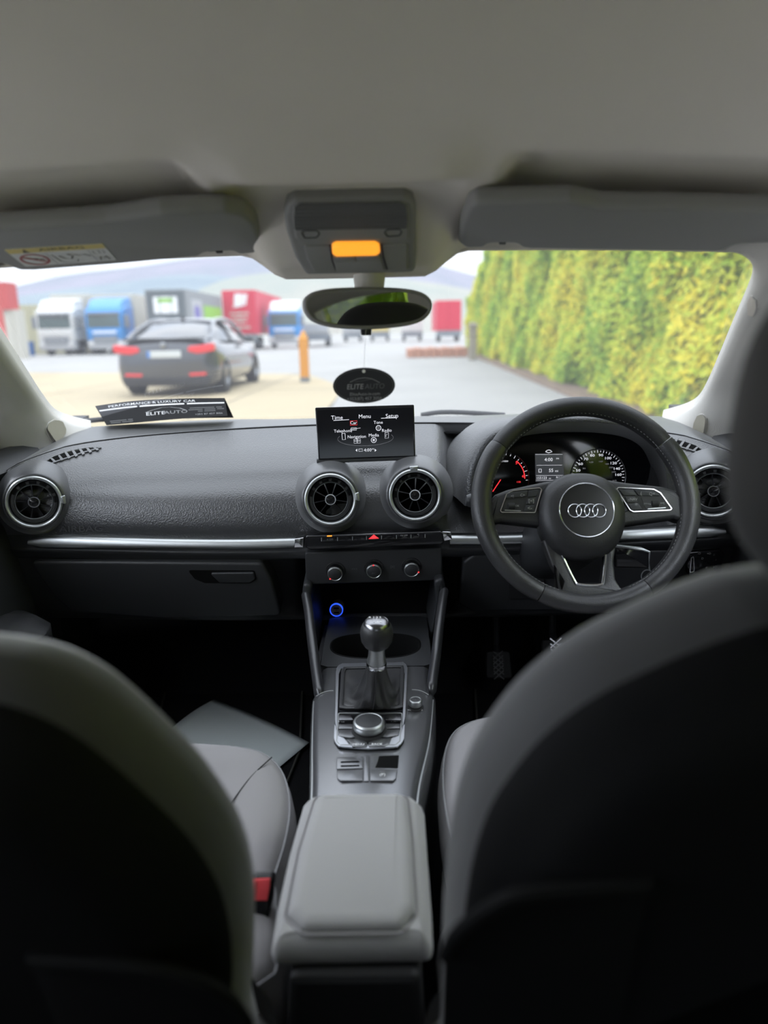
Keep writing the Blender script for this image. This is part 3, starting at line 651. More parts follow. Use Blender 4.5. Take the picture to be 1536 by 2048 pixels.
# ---- doors: inner panels
for s, n in ((-1, 1), (1, 2)):
    d = thing('door_%d' % n, 'black inner panel of the front door on the %s side' % ('passenger' if s < 0 else 'driver'), 'car door', (s*.72, .7, .25)); d['kind'] = 'structure'; del d['category']
    prof = [(.735, .25), (.70, .27), (.695, .50), (.685, .62), (.69, .74), (.700, .82), (.690, .862), (.675, .884), (.690, .905), (.735, .912)]
    R = []
    for k in range(13):
        y = .10+1.34*k/12; q = sstep(.95, 1.40, y)
        R.append([V(s*(a+.0*q), y, b-.0*q) for a, b in prof])
    G().rings(R, False).obj('door_panel', 'plastic', d, smooth=60)
    A = [(.10, .58), (.50, .585), (.95, .60), (1.22, .62)]
    arm = G().rings([[V(s*(.70-a*w), y, z+b) for a, b in ((0, .03), (.75, .028), (1, .012), (1, -.02), (.8, -.05), (0, -.07))] for y, z, w in ((.1, .585, .06), (.6, .59, .065), (.95, .60, .07), (1.06, .603, .105), (1.16, .602, .120), (1.22, .598, .10), (1.26, .592, .04))], True, True, True).obj('door_armrest', 'plastic_console', d, smooth=50)
    G().prism(Frame((s*.64, .95, .632), (1, 0, 0), (0, 1, 0)), rpoly([(-.02, -.06), (.02, -.06), (.02, .06), (-.02, .06)], .008), -.004, .006, .003).obj('window_switch', 'gloss_black', arm)
    G().prism(Frame((s*.690, 1.05, .74), (0, -s, 0), (0, 0, 1)), rpoly([(-.06, -.018), (.06, -.022), (.065, .012), (-.05, .018)], .01), -.005, .012, .005).obj('door_handle', 'satin_silver', d)
    P = spline(PIN, 5); P = P[int(len(P)*.50):int(len(P)*.93)]
    G().tube([V(s*(p.x+.088), p.y-.128-.03*sstep(1.4, 1.6, p.y), p.z-.025-.05*sstep(1.4, 1.6, p.y)) for p in P], .017, 10, flat=1.6).obj('window_frame', 'plastic_dark', d, smooth=180)
# ---- sun visors
def visor_frame(s):
    if s > 0: a, b, c = at(930, 400, Y=.845), at(930, 488, Y=.985), at(1450, 410, Y=.825)
    else: a, b, c = at(480, 413, Y=.845), at(480, 498, Y=.985), at(60, 440, Y=.825)
    x = (c-a) if s > 0 else (a-c); y = a-b
    return Frame(a, x, y)
def visor(s, pts, clip, label):
    F = visor_frame(s); q = ccw(F.pxs(pts))
    t = thing('sun_visor', label, 'sun visor', F.w(0, 0))
    G().prism(F, rpoly(q, .012, 4), -.016, .006, .008, seg=4, bevback=True).obj('visor_body', 'visor_skin', t, smooth=60)
    cc = F.px(*clip)
    G().prism(F, rpoly([(cc[0]-.014, cc[1]-.004), (cc[0]+.014, cc[1]-.004), (cc[0]+.014, cc[1]+.007), (cc[0]-.014, cc[1]+.007)], .002), -.012, .0005, .001).obj('retaining_clip', 'plastic_dark', t)
    G().prism(F, rpoly([(cc[0]-.0045, cc[1]-.010), (cc[0]+.0045, cc[1]-.010), (cc[0]+.0045, cc[1]-.002), (cc[0]-.0045, cc[1]-.002)], .002), -.010, .0015, .001).obj('clip_hook', 'plastic_dark', t)
    G().tube([F.w(cc[0]-.03, cc[1]+.002, -.006), F.w(cc[0]+.03, cc[1]+.002, -.006)], .004, 8).obj('pivot_rod', 'plastic_dark', t)
    return t, F
rv, RVF = visor(1, [(916, 478), (920, 442), (934, 408), (950, 398), (1140, 394), (1170, 399), (1200, 406), (1536, 413), (1620, 420), (1620, 470), (1536, 478), (1480, 480), (1440, 496), (1060, 490), (1040, 487), (1032, 479), (980, 479), (972, 487), (930, 489)], (1006, 482), 'dark grey sun visor folded up above the steering wheel')
lv, LVF = visor(-1, [(525, 480), (514, 440), (494, 420), (450, 412), (320, 417), (255, 427), (210, 434), (0, 449), (-90, 456), (-90, 520), (0, 518), (36, 533), (70, 533), (240, 520), (400, 505), (412, 497), (462, 494), (474, 502), (510, 499), (523, 492)], (437, 500), 'dark grey sun visor folded up with an airbag warning sticker')
# airbag sticker on the visor
sk = ccw(LVF.pxs([(6, 488), (204, 476), (232, 510), (50, 523)]))
so = G().prism(LVF, rpoly(sk, .003), .006, .0066).obj('airbag_sticker', 'sticker_white', lv, smooth=0); so['label'] = 'white and yellow airbag warning sticker'
A, B, C_, D_ = [Vector(LVF.px(*p)) for p in ((6, 488), (204, 476), (232, 510), (50, 523))]
def sp(u, v): q = (A*(1-u)+B*u)*(1-v)+(D_*(1-u)+C_*u)*v; return (q.x, q.y)
G().prism(LVF, [sp(.005, .0), sp(.995, .0), sp(.995, .24), sp(.005, .24)], .0066, .0069).obj('yellow_band', 'sticker_yellow', so, smooth=0)
class SF:                                               # sheared print frame of the sticker
    def w(s, a, b, c=0): q = sp(a, 1-b); return LVF.w(q[0], q[1], .0069+c)
sf = SF()
text('lettering', 'AIRBAG', sf, .56, .885, .22, 'sticker_black', so, wide=.62, z=.0003)
g = G().add([sf.w(.15, .79, .0003), sf.w(.22, .79, .0003), sf.w(.185, .97, .0003)], [(0, 1, 2)]); g.obj('warning_triangle', 'sticker_black', so, smooth=0)
for u in (.36, .80): G().add([sf.w(u, .03, .0002), sf.w(u+.006, .03, .0002), sf.w(u+.006, .73, .0002), sf.w(u, .73, .0002)], [(0, 1, 2, 3)]).obj('divider', 'print_grey', so, smooth=0)
cc = [(.185+.15*math.cos(a), .38+.32*math.sin(a)) for a in [2*PI*k/28 for k in range(28)]]; ci = [(.185+.125*math.cos(a), .38+.265*math.sin(a)) for a in [2*PI*k/28 for k in range(28)]]
G().rings([[sf.w(*p, .0003) for p in cc], [sf.w(*p, .0003) for p in ci]]).obj('prohibition_ring', 'sticker_red', so, smooth=0)
G().add([sf.w(.07, .53, .0004), sf.w(.095, .57, .0004), sf.w(.30, .24, .0004), sf.w(.275, .20, .0004)], [(0, 1, 2, 3)]).obj('prohibition_bar', 'sticker_red', so, smooth=0)
def stroke(P, F, wd, name, m, par, z=.0003):
    P = [Vector((*p, 0)) for p in P]; L = []
    for i, p in enumerate(P):
        d = (P[min(i+1, len(P)-1)]-P[max(i-1, 0)]).normalized(); nn = Vector((-d.y, d.x, 0))*wd/2
        L.append((F.w(p.x+nn.x, p.y+nn.y, z), F.w(p.x-nn.x, p.y-nn.y, z)))
    g = G(); g.rings([[a, b] for a, b in L], False); return g.obj(name, m, par, smooth=0, fix=False)
stroke([(.15, .40), (.20, .44), (.22, .32), (.26, .40), (.28, .36)], sf, .03, 'child_pictogram', 'sticker_black', so)
stroke([(.40, .60), (.43, .20), (.48, .10), (.60, .12), (.62, .25)], sf, .012, 'seat_pictogram', 'sticker_black', so)
stroke([(.46, .52), (.50, .35), (.56, .30), (.60, .45), (.56, .58), (.62, .60)], sf, .02, 'person_pictogram', 'sticker_black', so)
stroke([(.62, .55), (.68, .45), (.72, .52), (.78, .40)], sf, .02, 'dash_pictogram', 'sticker_black', so)
stroke([(.84, .50), (.84, .68), (.90, .68), (.90, .50), (.84, .50)], sf, .008, 'book_pictogram', 'sticker_black', so)
stroke([(.90, .68), (.95, .68), (.95, .50), (.90, .50)], sf, .008, 'page_pictogram', 'sticker_black', so)
stroke([(.85, .12), (.87, .32), (.90, .20), (.93, .34), (.95, .12)], sf, .015, 'manual_pictogram', 'sticker_black', so)
# ================================================================ DASHBOARD
dash = thing('dashboard', 'black soft-touch dashboard with silver strip and four round air vents', 'dashboard', (0, 1.4, .5))
# longitudinal curves traced on the passenger half, mirrored to the driver half: (x, y, z)
def curve(L):
    T = sorted([tuple(at(a, b, Y=y)) for a, b, y in L]); return T
CB = curve([(40, 925, 1.30), (95, 905, 1.36), (130, 894, 1.41), (200, 882, 1.455), (300, 871, 1.49), (450, 860, 1.52), (620, 851.5, 1.54), (742, 848, 1.545)])   # seam
CC = curve([(10, 985, 1.27), (60, 962, 1.29), (120, 953, 1.32), (200, 947, 1.345), (300, 944, 1.355), (450, 938, 1.36), (600, 932, 1.362), (742, 927, 1.362)])   # brow
CD = curve([(-5, 1070, 1.285), (62, 1070, 1.285), (200, 1073, 1.29), (340, 1076, 1.295), (480, 1077, 1.298), (608, 1074, 1.30), (742, 1070, 1.30)])                # foot of face
def cv(tab, x):
    x = -abs(x); x0 = tab[0][0]
    if x < x0:
        y, z = tab[0][1:]; return y - (x0-x)*.5, z - (x0-x)*.6
    return interp(tab, x)
NX = 110
def xs_(i): return -.725 + 1.45*i/NX
def dash_row(x):
    yb, zb = cv(CB, x); yc, zc = cv(CC, x); yd, zd = cv(CD, x)
    pts = [V(x, yb, zb), V(x, yb-.004, zb-.0005)]
    a = V(x, yb, zb); c = V(x, yc, zc); d = V(x, yd, zd)
    # top sweeps to the brow, rolls over and falls to the foot
    m1 = a.lerp(c, .35)+V(0, 0, .004); m2 = a.lerp(c, .7)+V(0, 0, .006)
    e1 = V(x, yc-.022, zc-.018); e2 = V(x, yc*.35+yd*.65-.012, zc*.62+zd*.38); e3 = V(x, yd-.004, zc*.25+zd*.75)
    k = sstep(.225, .185, abs(x-.352))                            # well behind the steering wheel for the instruments
    if k:
        for p, dy, dz in ((m1, .08, -.01), (m2, .12, -.02), (c, .16, -.03), (e1, .17, -.03), (e2, .15, -.02), (e3, .10, 0), (pts[1], .02, -.01)): p.y += dy*k; p.z += dz*k
    return spline([pts[1], m1, m2, c, e1, e2, e3, d], 5)
R = [dash_row(xs_(i)) for i in range(NX+1)]
G().rings(R, False).obj('main_pad', 'dash_skin', dash, smooth=180, fix=True)
# rear shelf between seam and windscreen
R = []
for i in range(NX+1):
    x = xs_(i); yb, zb = cv(CB, x); ya = max(1.78-.34*x*x, yb+.03); za = .912+.004
    w = sstep(.64, .72, abs(x)); za = za-.02*w+.007*sstep(.18, .40, abs(x))
    R.append(spline([V(x, yb+.003, zb-.022), V(x, yb+.004, zb-.002), V(x, yb+.012, zb+.003), V(x, (yb+ya)/2, (zb+za)/2+.006), V(x, ya-.02, za+.002), V(x, ya, za-.02)], 4))
G().rings(R, False).obj('rear_shelf', 'dash_skin_smooth', dash, smooth=180)
G().rings([[V(xs_(i), cv(CB, xs_(i))[0]+.004, cv(CB, xs_(i))[1]-.018) , V(xs_(i), cv(CB, xs_(i))[0]-.008, cv(CB, xs_(i))[1]-.018)] for i in range(NX+1)], False).obj('seam_channel', 'void_black', dash)
# lower body under the strip
def low_row(x):
    yd, zd = cv(CD, x); q = sstep(.26, .17, abs(x)) + 2.2*sstep(.165, .135, abs(x)); w = sstep(.50, .70, abs(x))
    P = [V(x, yd, zd+.004), V(x, yd+.002, zd-.02), V(x, yd-.002, zd-.03), V(x, yd+.012, zd-.048), V(x, yd+.02+.03*q, zd-.062), V(x, yd+.05+.05*q, zd-.17), V(x, yd+.09, zd-.205), V(x, yd+.20, zd-.225), V(x, yd+.42, zd-.20)]
    return spline(P, 4)
G().rings([low_row(xs_(i)) for i in range(NX+1)], False).obj('lower_body', 'plastic', dash, smooth=180)
# dash end caps
for s in (-1, 1):
    yb, zb = cv(CB, .725)
    G().box((s*.724-.01, yb-.05, .45), (s*.724+.01, 1.75, zb)).obj('end_cap', 'plastic_dark', dash, smooth=0)
# ---- silver strip
def strip(xa, xb, name='trim_strip', taper=None):
    R = []; n = 40
    for i in range(n+1):
        x = xa+(xb-xa)*i/n; y, z = cv(CD, x); h = .0185*(1+.22*sstep(.3, .62, abs(x)))
        e = min(1, (i+.15)/2.2) if taper == 'a' else (min(1, (n-i+.15)/2.2) if taper == 'b' else 1)
        y -= .005
        sec = [(.016, .0), (.004, 0), (-.001, -.05), (-.0045, -.30), (-.0065, -.62), (-.0060, -.88), (-.002, -1), (.016, -1)]
        dz = -(1-e)*h*.35
        R.append([V(x, y+a, z+dz+b*h*(.35+.65*e)) for a, b in sec])
    return G().rings(R, True, True, True).obj(name, 'satin_silver', dash, smooth=60)
xl = at(60, 1080, Y=1.285).x; xm = at(592, 1080, Y=1.29).x; xn = at(900, 1070, Y=1.29).x; xr = at(1447, 1060, Y=1.285).x
strip(xl, xm, taper='a'); strip(xn, xr, taper='b')
# ---- air vents
def air_vent(px, py, Y, tilt, yaw, tab, rot=0):
    F = tilted(px, py, Y, tilt, yaw)
    pod = G().lathe(F, [(.073, -.060), (.069, -.040), (.0635, -.020), (.0580, -.006), (.0545, .000), (.0520, .0030), (.0495, .0030), (.0490, -.003)], 56).obj('air_vent', 'dash_skin_smooth', dash, smooth=60)
    G().lathe(F, [(.0492, -.004), (.0490, .003), (.0475, .0065), (.0455, .0075), (.0430, .0060), (.0415, .001), (.0410, -.012)], 56).obj('vent_ring', 'satin_silver', pod, smooth=60)
    G().lathe(F, [(.0412, -.010), (.040, -.028), (.001, -.030)], 48).obj('vent_recess', 'void_black', pod)
    f2 = F.sub(0, 0, -.003, rot)
    G().lathe(f2, [(.0395, -.012), (.0395, .001), (.0365, .003), (.0330, .002), (.0320, -.004), (.0322, -.012)], 48).obj('nozzle_ring', 'plastic_dark', pod, smooth=50)
    G().lathe(f2, [(.0326, .0016), (.0318, .0032), (.0308, .0016)], 48).obj('nozzle_edge', 'satin_silver', pod)
    G().lathe(f2, [(.0110, -.012), (.0110, .0045), (.0100, .0060), (.0085, .0060), (.0078, .004)], 32).obj('hub_ring', 'chrome', pod, smooth=50)
    G().lathe(f2, [(.0080, .0042), (.004, .0052), (.0004, .0056)], 24).obj('hub_cap', 'gloss_black', pod)
    for k in range(9):
        a = 2*PI*(k+.5)/9 + PI/2; f3 = f2.sub(0, 0, 0, a)
        G().prism(f3, [(.010, -.0008), (.032, -.0012), (.032, .0012), (.010, .0008)], -.014, -.0005).obj('vane', 'gloss_black', pod, smooth=0)
    for k in range(6):
        a = math.radians(20+k*28) + rot; f3 = F.sub(0, 0, 0, a)
        G().prism(f3, rpoly([(.0335, -.006), (.0385, -.0065), (.0385, .0065), (.0335, .006)], .001), -.010, .0004, .0005).obj('nozzle_slot', 'void_black', pod)
    f3 = F.sub(0, 0, 0, math.radians(tab))
    G().prism(f3, rpoly([(.0455, -.0065), (.0535, -.0085), (.0535, .0085), (.0455, .0065)], .002), -.004, .0080, .002).obj('thumb_tab', 'satin_silver', pod)
    return pod
air_vent(661, 999, 1.275, 8, 3, 5, 0); air_vent(830, 990, 1.275, 8, -2, 92, .3)
air_vent(68, 1004, 1.262, 4, 22, 0, -.3); air_vent(1427, 982, 1.262, 4, -22, 180, .5)
# ---- demister grilles at the dash corners
TP = tree([o for o in dash.children if o.name.startswith('main_pad')][0])
mir_ = lambda L: [(2*747.5-x+ (0 if x else 0), y-.0386*(747.5-x)*1.02) for x, y in L]
def demister(out, slots):
    q = ccw(out); A = drape(TP, q, -.002); B = drape(TP, q, .0025); qi = inset(q, 1.6); C1 = drape(TP, qi, .0032)
    gr = G().rings([A, B, C1, drape(TP, inset(q, 2.6), .0005)], True).obj('demister_grille', 'dash_skin_smooth', dash, smooth=50)
    D = drape(TP, inset(q, 2.2), .0012); c = sum(D, V(0, 0, 0))/len(D)
    G().add(D, [tuple(range(len(D)))]).obj('grille_slot_shade', 'void_black', gr, smooth=0)  # flat black sheet paints the shade between the slats
    for L in slots:
        P = drape(TP, L, .0010); P2 = drape(TP, L, .0030)
        G().rings([P, P2], True, False, True).obj('grille_slat', 'dash_skin_smooth', gr, smooth=0)
OUT = [(86, 932), (93, 922), (104, 914), (128, 906), (152, 900), (178, 896), (203, 897), (188, 902), (165, 908), (140, 917), (114, 925), (96, 931)]
SL = []
for k in range(7):
    x = 104+k*14.2; t = (x-86)/117; ym = interp([(86, 932), (104, 923), (130, 913), (165, 904), (203, 897)], x); h = 9.0*math.sin(PI*min(max(t, .06), .94))**.7
    SL.append([(x-5.0, ym-h*.85), (x-.5, ym-h*.95), (x+9.5, ym+h*.55), (x+4.5, ym+h*.85)])
demister(OUT, SL)
def mpx(L):                                                     # the same grille mirrored to the driver's end of the dash
    o = []
    for x, y in L:
        p = drape(TP, [(x, y)], 0)[0]; d = V(-p.x, p.y, p.z)-CAM; z = d.dot(FW); o.append((768+FPX*d.dot(RT)/z, 1024-FPX*d.dot(UP)/z))
    return o
demister(mpx(OUT), [mpx(L) for L in SL])
# embossed word and parting lines on the passenger pad
F = tilted(163, 1058, 1.282, 10)
text('embossed_lettering', 'AIRBAG', F, 0, 0, .016, 'plastic_dark', dash, wide=1.5, z=.002)
# ---- glove box
GF = tilted(320, 1170, 1.33, -17)
q = ccw(GF.pxs([(64, 1114), (528, 1117), (545, 1150), (566, 1222), (330, 1228), (150, 1215), (110, 1180)]))
gb = G().prism(GF, rpoly(q, .014), -.03, .016, .006, seg=4).obj('glove_box_door', 'plastic', dash, smooth=50)
GF2 = GF.sub(0, 0, .016)
q = ccw(GF2.pxs([(375, 1140), (510, 1141), (513, 1158), (500, 1166), (410, 1166), (390, 1158)]))
G().prism(GF2, rpoly(q, .005), -.002, .0006).obj('handle_recess_shade', 'void_black', gb, smooth=0)  # flat black patch paints the shade of the handle recess
q = ccw(GF2.pxs([(420, 1144), (508, 1143), (511, 1156), (500, 1163), (440, 1163)]))
G().prism(GF2, rpoly(q, .004), 0, .005, .002).obj('handle', 'plastic', gb)
# ---- driver's lower knee panel
KF = tilted(1180, 1170, 1.34, -17)
q = ccw(KF.pxs([(925, 1118), (945, 1104), (1440, 1090), (1440, 1215), (940, 1215), (915, 1200)]))
kp = G().prism(KF, rpoly(q, .012), -.03, .012, .006).obj('knee_panel', 'plastic', dash, smooth=50)
q = ccw(KF.pxs([(1012, 1152), (1090, 1150), (1090, 1196), (1018, 1198)], .012))
G().prism(KF, rpoly(q, .006), .010, .016, .003).obj('hatch_cover', 'plastic_dark', kp)
# ---- light switch
LF_ = tilted(1408, 1125, 1.30, -6)
q = ccw(LF_.pxs([(1374, 1104), (1440, 1098), (1447, 1106), (1440, 1142), (1428, 1149), (1376, 1150)]))
ls = G().prism(LF_, rpoly(q, .004), -.03, .004, .002).obj('light_switch_panel', 'gloss_black', dash)
q = ccw(LF_.pxs([(1379, 1112), (1385, 1110), (1386, 1140), (1376, 1143)], .004))
a, b = LF_.px(1385, 1126, .004)
G().lathe(LF_.sub(a, b, .004), [(.0125, 0), (.012, .006), (.001, .006)], 28).obj('rotary_dial', 'gloss_black', ls)
G().ring(LF_, rpoly(q, .002, 3), rpoly(inset(q, .0014), .002, 3), .010, .0112).obj('dial_marker', 'chrome', ls)
for k, (x, y) in enumerate([(1398, 1107), (1405, 1117), (1418, 1107), (1428, 1109), (1432, 1119)]):
    a, b = LF_.px(x, y, .004); text('symbol', ['-O', 'D', '=D', ':::', ':'][k], LF_, a, b, .006, 'print_grey', ls, z=.0044)
for k, (x, y) in enumerate([(1413, 1135), (1430, 1134)]):
    a, b = LF_.px(x, y, .004); text('symbol', ['#', '#D'][k], LF_, a, b, .006, 'print_grey', ls, z=.0044)
# ---- button bar
SW = tilted(747, 1090, 1.268, 4, 0, 0)
sw = thing('switch_bar', 'gloss black switch bar with red hazard triangle under the centre vents', 'switch panel', at(747, 1100, Y=1.29))
q = ccw(SW.pxs([(612, 1070), (880, 1061), (886, 1064), (888, 1082), (882, 1088), (622, 1099), (612, 1094)]))
G().prism(SW, rpoly(q, .004), -.02, .006, .003).obj('bar_body', 'gloss_black', sw)
for (p, nm) in (([(590, 1077), (608, 1074), (607, 1094), (589, 1094)], 0), ([(884, 1062), (901, 1063), (904, 1078), (888, 1081)], 0)):
    G().prism(SW, rpoly(ccw(SW.pxs(p)), .001), -.02, .005, .001).obj('end_cap', 'chrome', sw)
xb = [643, 675, 705, 733, 763, 793, 822, 850]
for i in range(7):
    x0, x1 = xb[i]+1.2, xb[i+1]-1.2; f = lambda x: 1070.5-(x-612)*.0345
    q = ccw(SW.pxs([(x0, f(x0)+2.5), (x1, f(x1)+2.5), (x1, f(x1)+14), (x0, f(x0)+14)], .006))
    b = G().prism(SW, rpoly(q, .001), .0055, .0075, .0007).obj('button', 'gloss_black', sw)
    if i == 3:
        c = [SW.px(*p, .0078) for p in ((737, 1078), (747.5, 1069), (758, 1077))]
        G().prism(SW, ccw(c), .0076, .0080).obj('hazard_triangle', 'glow_red', b, smooth=0)
    if i == 0:
        a_, b_ = SW.px(660, 1079, .0078); text('symbol', 'A OFF', SW, a_, b_, .0045, 'print_dim', b, z=.0079)
        G().prism(SW, ccw(SW.pxs([(654, 1071), (664, 1070.6), (664, 1073), (654, 1073.4)], .0078)), .0076, .0080).obj('indicator_light', 'glow_amber', b, smooth=0)
    if i == 5: a_, b_ = SW.px(808, 1071, .0078); text('symbol', 'P/// OFF', SW, a_, b_, .004, 'print_grey', b, z=.0079)
    if i == 6: a_, b_ = SW.px(836, 1069, .0078); text('symbol', '<|', SW, a_, b_, .005, 'print_grey', b, z=.0079)
for x in xb:
    f = 1070.5-(x-612)*.0345
    q = ccw(SW.pxs([(x-.8, f+6), (x+.8, f+6), (x+.8, f+13), (x-.8, f+13)], .006)); G().prism(SW, q, .005, .0073).obj('button_divider', 'satin_silver', sw, smooth=0)
# ---- climate panel
CF = tilted(747, 1135, 1.292, -8)
cp = thing('climate_panel', 'black climate control panel with three round knobs', 'control panel', at(747, 1160, Y=1.31))
G().prism(CF, rpoly(ccw(CF.pxs([(610, 1104), (884, 1095), (884, 1150), (872, 1160), (622, 1168), (612, 1160)])), .006), -.02, .003, .003).obj('panel_body', 'plastic', cp)
for i, (x, y, ang) in enumerate([(671, 1142, 225), (748, 1137, 92), (823, 1134, -18)]):
    a, b = CF.px(x, y, .003); f = CF.sub(a, b, .003)
    G().lathe(f, [(.0195, 0), (.0190, .001), (.017, .0008)], 40).obj('dial_surround', 'plastic_dark', cp)
    kb = G().lathe(f, [(.0150, 0), (.0150, .004), (.0138, .0125), (.0128, .0140), (.0122, .0140)], 40).obj('knob', 'dark_chrome', cp, smooth=50)
    G().lathe(f, [(.0148, .0118), (.0139, .0136), (.0131, .0146), (.0124, .0140)], 40).obj('knob_ring', 'satin_silver', kb, smooth=60)
    G().lathe(f, [(.0125, .0135), (.0118, .0143), (.001, .0145)], 36).obj('knob_face', 'plastic', kb, smooth=50)
    t = math.radians(ang); G().lathe(f.sub(.0137*math.cos(t), .0137*math.sin(t), .0142), [(.0016, 0), (.0012, .001), (.0001, .0012)], 10).obj('pointer', 'glow_red', kb)
    if i == 1: text('symbol', 'AC', f, 0, -.003, .006, 'print_dim', kb, z=.0148)
    for k in range(11 if i else 0):
        t = math.radians(-150+k*30) + PI/2; G().prism(f.sub(.0178*math.cos(t), .0178*math.sin(t), .001, t), [(-.0006, -.0003), (.0006, -.0003), (.0006, .0003), (-.0006, .0003)], 0, .0004).obj('scale_mark', 'print_dim', cp, smooth=0)
for x, y, s_ in ((709, 1138, '<=>'), (785, 1133, '[#]')):
    a, b = CF.px(x, y, .003); text('symbol', s_, CF, a, b, .007, 'print_dim', cp, z=.0036)
# ---- open bin under the climate panel with charger
G().grid(lambda u, v: V(-.13+.26*u, [1.36, 1.40, 1.405, 1.405, 1.40][int(v*4+.01)], [.66, .655, .60, .56, .53][int(v*4+.01)]), 4, 4).obj('bin_lining', 'void_black', dash, smooth=30)
for s, p in ((-1, [(606, 1168), (603, 1200), (616, 1285), (640, 1290), (622, 1215), (624, 1172)]), (1, [(886, 1158), (893, 1190), (878, 1280), (856, 1284), (872, 1205), (868, 1162)])):
    f = tilted(p[0][0], 1220, 1.285, -12); G().prism(f, rpoly(ccw(f.pxs(p)), .01), -.15, .0, .006).obj('bin_cheek', 'plastic', dash, smooth=50)
UF = tilted(673, 1219, 1.375, 5)
us = thing('usb_charger', 'round usb charger with glowing blue ring plugged into the socket', 'charger', at(673, 1219, Y=1.43))
G().lathe(UF, [(.0135, -.035), (.0135, .002), (.0125, .004), (.001, .004)], 36).obj('charger_body', mat('charger_grey', (.16, .13, .12), .5), us)
G().lathe(UF, [(.0137, .0), (.0137, .0045), (.0128, .0052), (.0121, .0045), (.0121, .002)], 40).obj('light_ring', 'glow_blue', us)
for yy in (.004, -.0055): G().prism(UF, rpoly([(-.0055, yy-.0017), (.0055, yy-.0017), (.0055, yy+.0017), (-.0055, yy+.0017)], .0006), .0041, .0046).obj('port', 'void_black', us, smooth=0)
# ================================================================ ROOF CONSOLE, MIRROR, TAG, CARD
a_, b_, c_ = at(705, 392, Y=.872), at(715, 543, Y=.968), at(820, 392, Y=.872)
OF = Frame((a_+b_)/2, (1, 0, 0), a_-b_)
oc = thing('overhead_console', 'dark grey roof console with grille and glowing amber lamp', 'roof console', OF.w(0, 0, .0))
OP = lambda L, c=0.0: ccw(OF.pxs(L, c))
G().prism(OF, rpoly(OP([(568, 425), (573, 402), (590, 391), (808, 387), (826, 396), (833, 420), (833, 500), (830, 540), (612, 545), (590, 510), (572, 455)]), .008), -.022, .006, .006, seg=4).obj('console_body', 'visor_skin', oc, smooth=60)
gp = G().prism(OF, rpoly(OP([(586, 440), (586, 412), (600, 404), (800, 401), (816, 410), (818, 440), (818, 474), (806, 478), (600, 481), (590, 474)], .006), .006), .002, .0085, .003).obj('grille_panel', 'visor_skin', oc, smooth=50)
G().prism(OF, rpoly(OP([(588, 440), (589, 413), (602, 407), (799, 404), (813, 412), (815, 437), (815, 456), (589, 460)], .0085), .004), .008, .0092).obj('speaker_grille', mat('roof_grille', (.10, .10, .10), .7, bump=('holes', 300, 1.0, .003)), gp, smooth=0)
for L in ([(602, 465), (606, 460), (634, 460), (641, 466), (634, 476), (608, 477)], [(767, 464), (774, 458), (800, 457), (805, 463), (800, 472), (774, 474)]):
    q = rpoly(OP(L, .0085), .004); f = OF
    G().rings([[f.w(a, b, .0088) for a, b in q], [f.w(a, b, .0092) for a, b in inset(q, .0012)], [f.w(a, b, .002) for a, b in inset(q, .004)]], True, False, True).obj('finger_recess', 'plastic_dark', gp, smooth=50)
lp = G().prism(OF, rpoly(OP([(607, 490), (815, 486), (816, 538), (628, 542), (614, 515)], .006), .004), .003, .0085, .002).obj('lamp_panel', 'visor_skin', oc, smooth=50)
am = G().prism(OF, rpoly(OP([(664, 490), (672, 486), (750, 485), (759, 490), (760, 503), (752, 508), (672, 510), (665, 505)], .0085), .004), .006, .0125, .003).obj('lamp_lens', 'glow_amber', oc, smooth=60); am['label'] = 'glowing amber lamp lens'
for L in ([(665, 511), (710, 510), (711, 519), (667, 520)], [(713, 510), (758, 508), (763, 517), (713, 519)]):
    G().prism(OF, rpoly(OP(L, .0085), .001), .006, .0115, .001).obj('lamp_button', 'visor_skin', oc, smooth=50)
G().prism(OF, rpoly(OP([(668, 521), (763, 518), (770, 539), (672, 542)], .0085), .002), .005, .0105, .0012).obj('lamp_cover', 'visor_skin', oc, smooth=50)
for L in ([(660, 490), (664, 520), (672, 541)], [(763, 489), (767, 515), (774, 538)]):
    P = [OF.px(*p, .0085) for p in L]; G().tube([OF.w(a, b, .0088) for a, b in P], .0007, 6).obj('seam_line', 'void_black', oc)
# ---- rear-view mirror
MF = tilted(737, 615, .985, -.8, 14)
MF = MF.sub(0, 0, 0, math.radians(.4))
mr = thing('rear_view_mirror', 'oval dark-framed rear-view mirror hanging from the windscreen', 'mirror', at(737, 560, Y=1.02))
mo = []
for (x, y) in [(607, 606), (613, 593), (632, 582), (670, 576), (735, 574), (800, 576), (840, 583), (860, 596), (865, 612), (858, 630), (838, 645), (800, 654), (735, 659), (672, 656), (630, 645), (611, 626)]: mo.append(MF.px(x, y))
mo = [tuple(p) for p in spline([Vector((*p, 0)) for p in ccw(mo)], 6, True)]; mo = [(p[0], p[1]) for p in mo]
G().rings([[MF.w(a, b, z) for a, b in inset(mo, d)] for d, z in ((.012, -.028), (.004, -.024), (.0, -.012), (0, -.002), (.0015, .002), (.004, .0025), (.0052, .0005))], True, True, False).obj('mirror_housing', 'visor_skin', mr, smooth=60)
G().prism(MF, inset(mo, .0052), -.002, .0008).obj('mirror_glass', 'mirror_glass', mr, smooth=0)
f = tilted(733, 665, .985, -6, 7)
G().prism(f, rpoly(ccw(f.pxs([(722, 656), (744, 656), (743, 671), (723, 671)])), .001), -.012, -.001, .001).obj('dimming_lever', 'plastic_dark', mr)
p0 = at(737, 585, Y=1.01); p1 = at(738, 548, Y=1.035); p2 = V(0.0, 1.10, p1.z+.03)
G().tube(spline([p0+V(0, .0, -.01), p1, p2], 6), [.018, .018, .019, .020, .021, .022, .022, .022, .022, .022, .022, .022, .022], 16).obj('mirror_stem', 'pillar_fabric', mr)
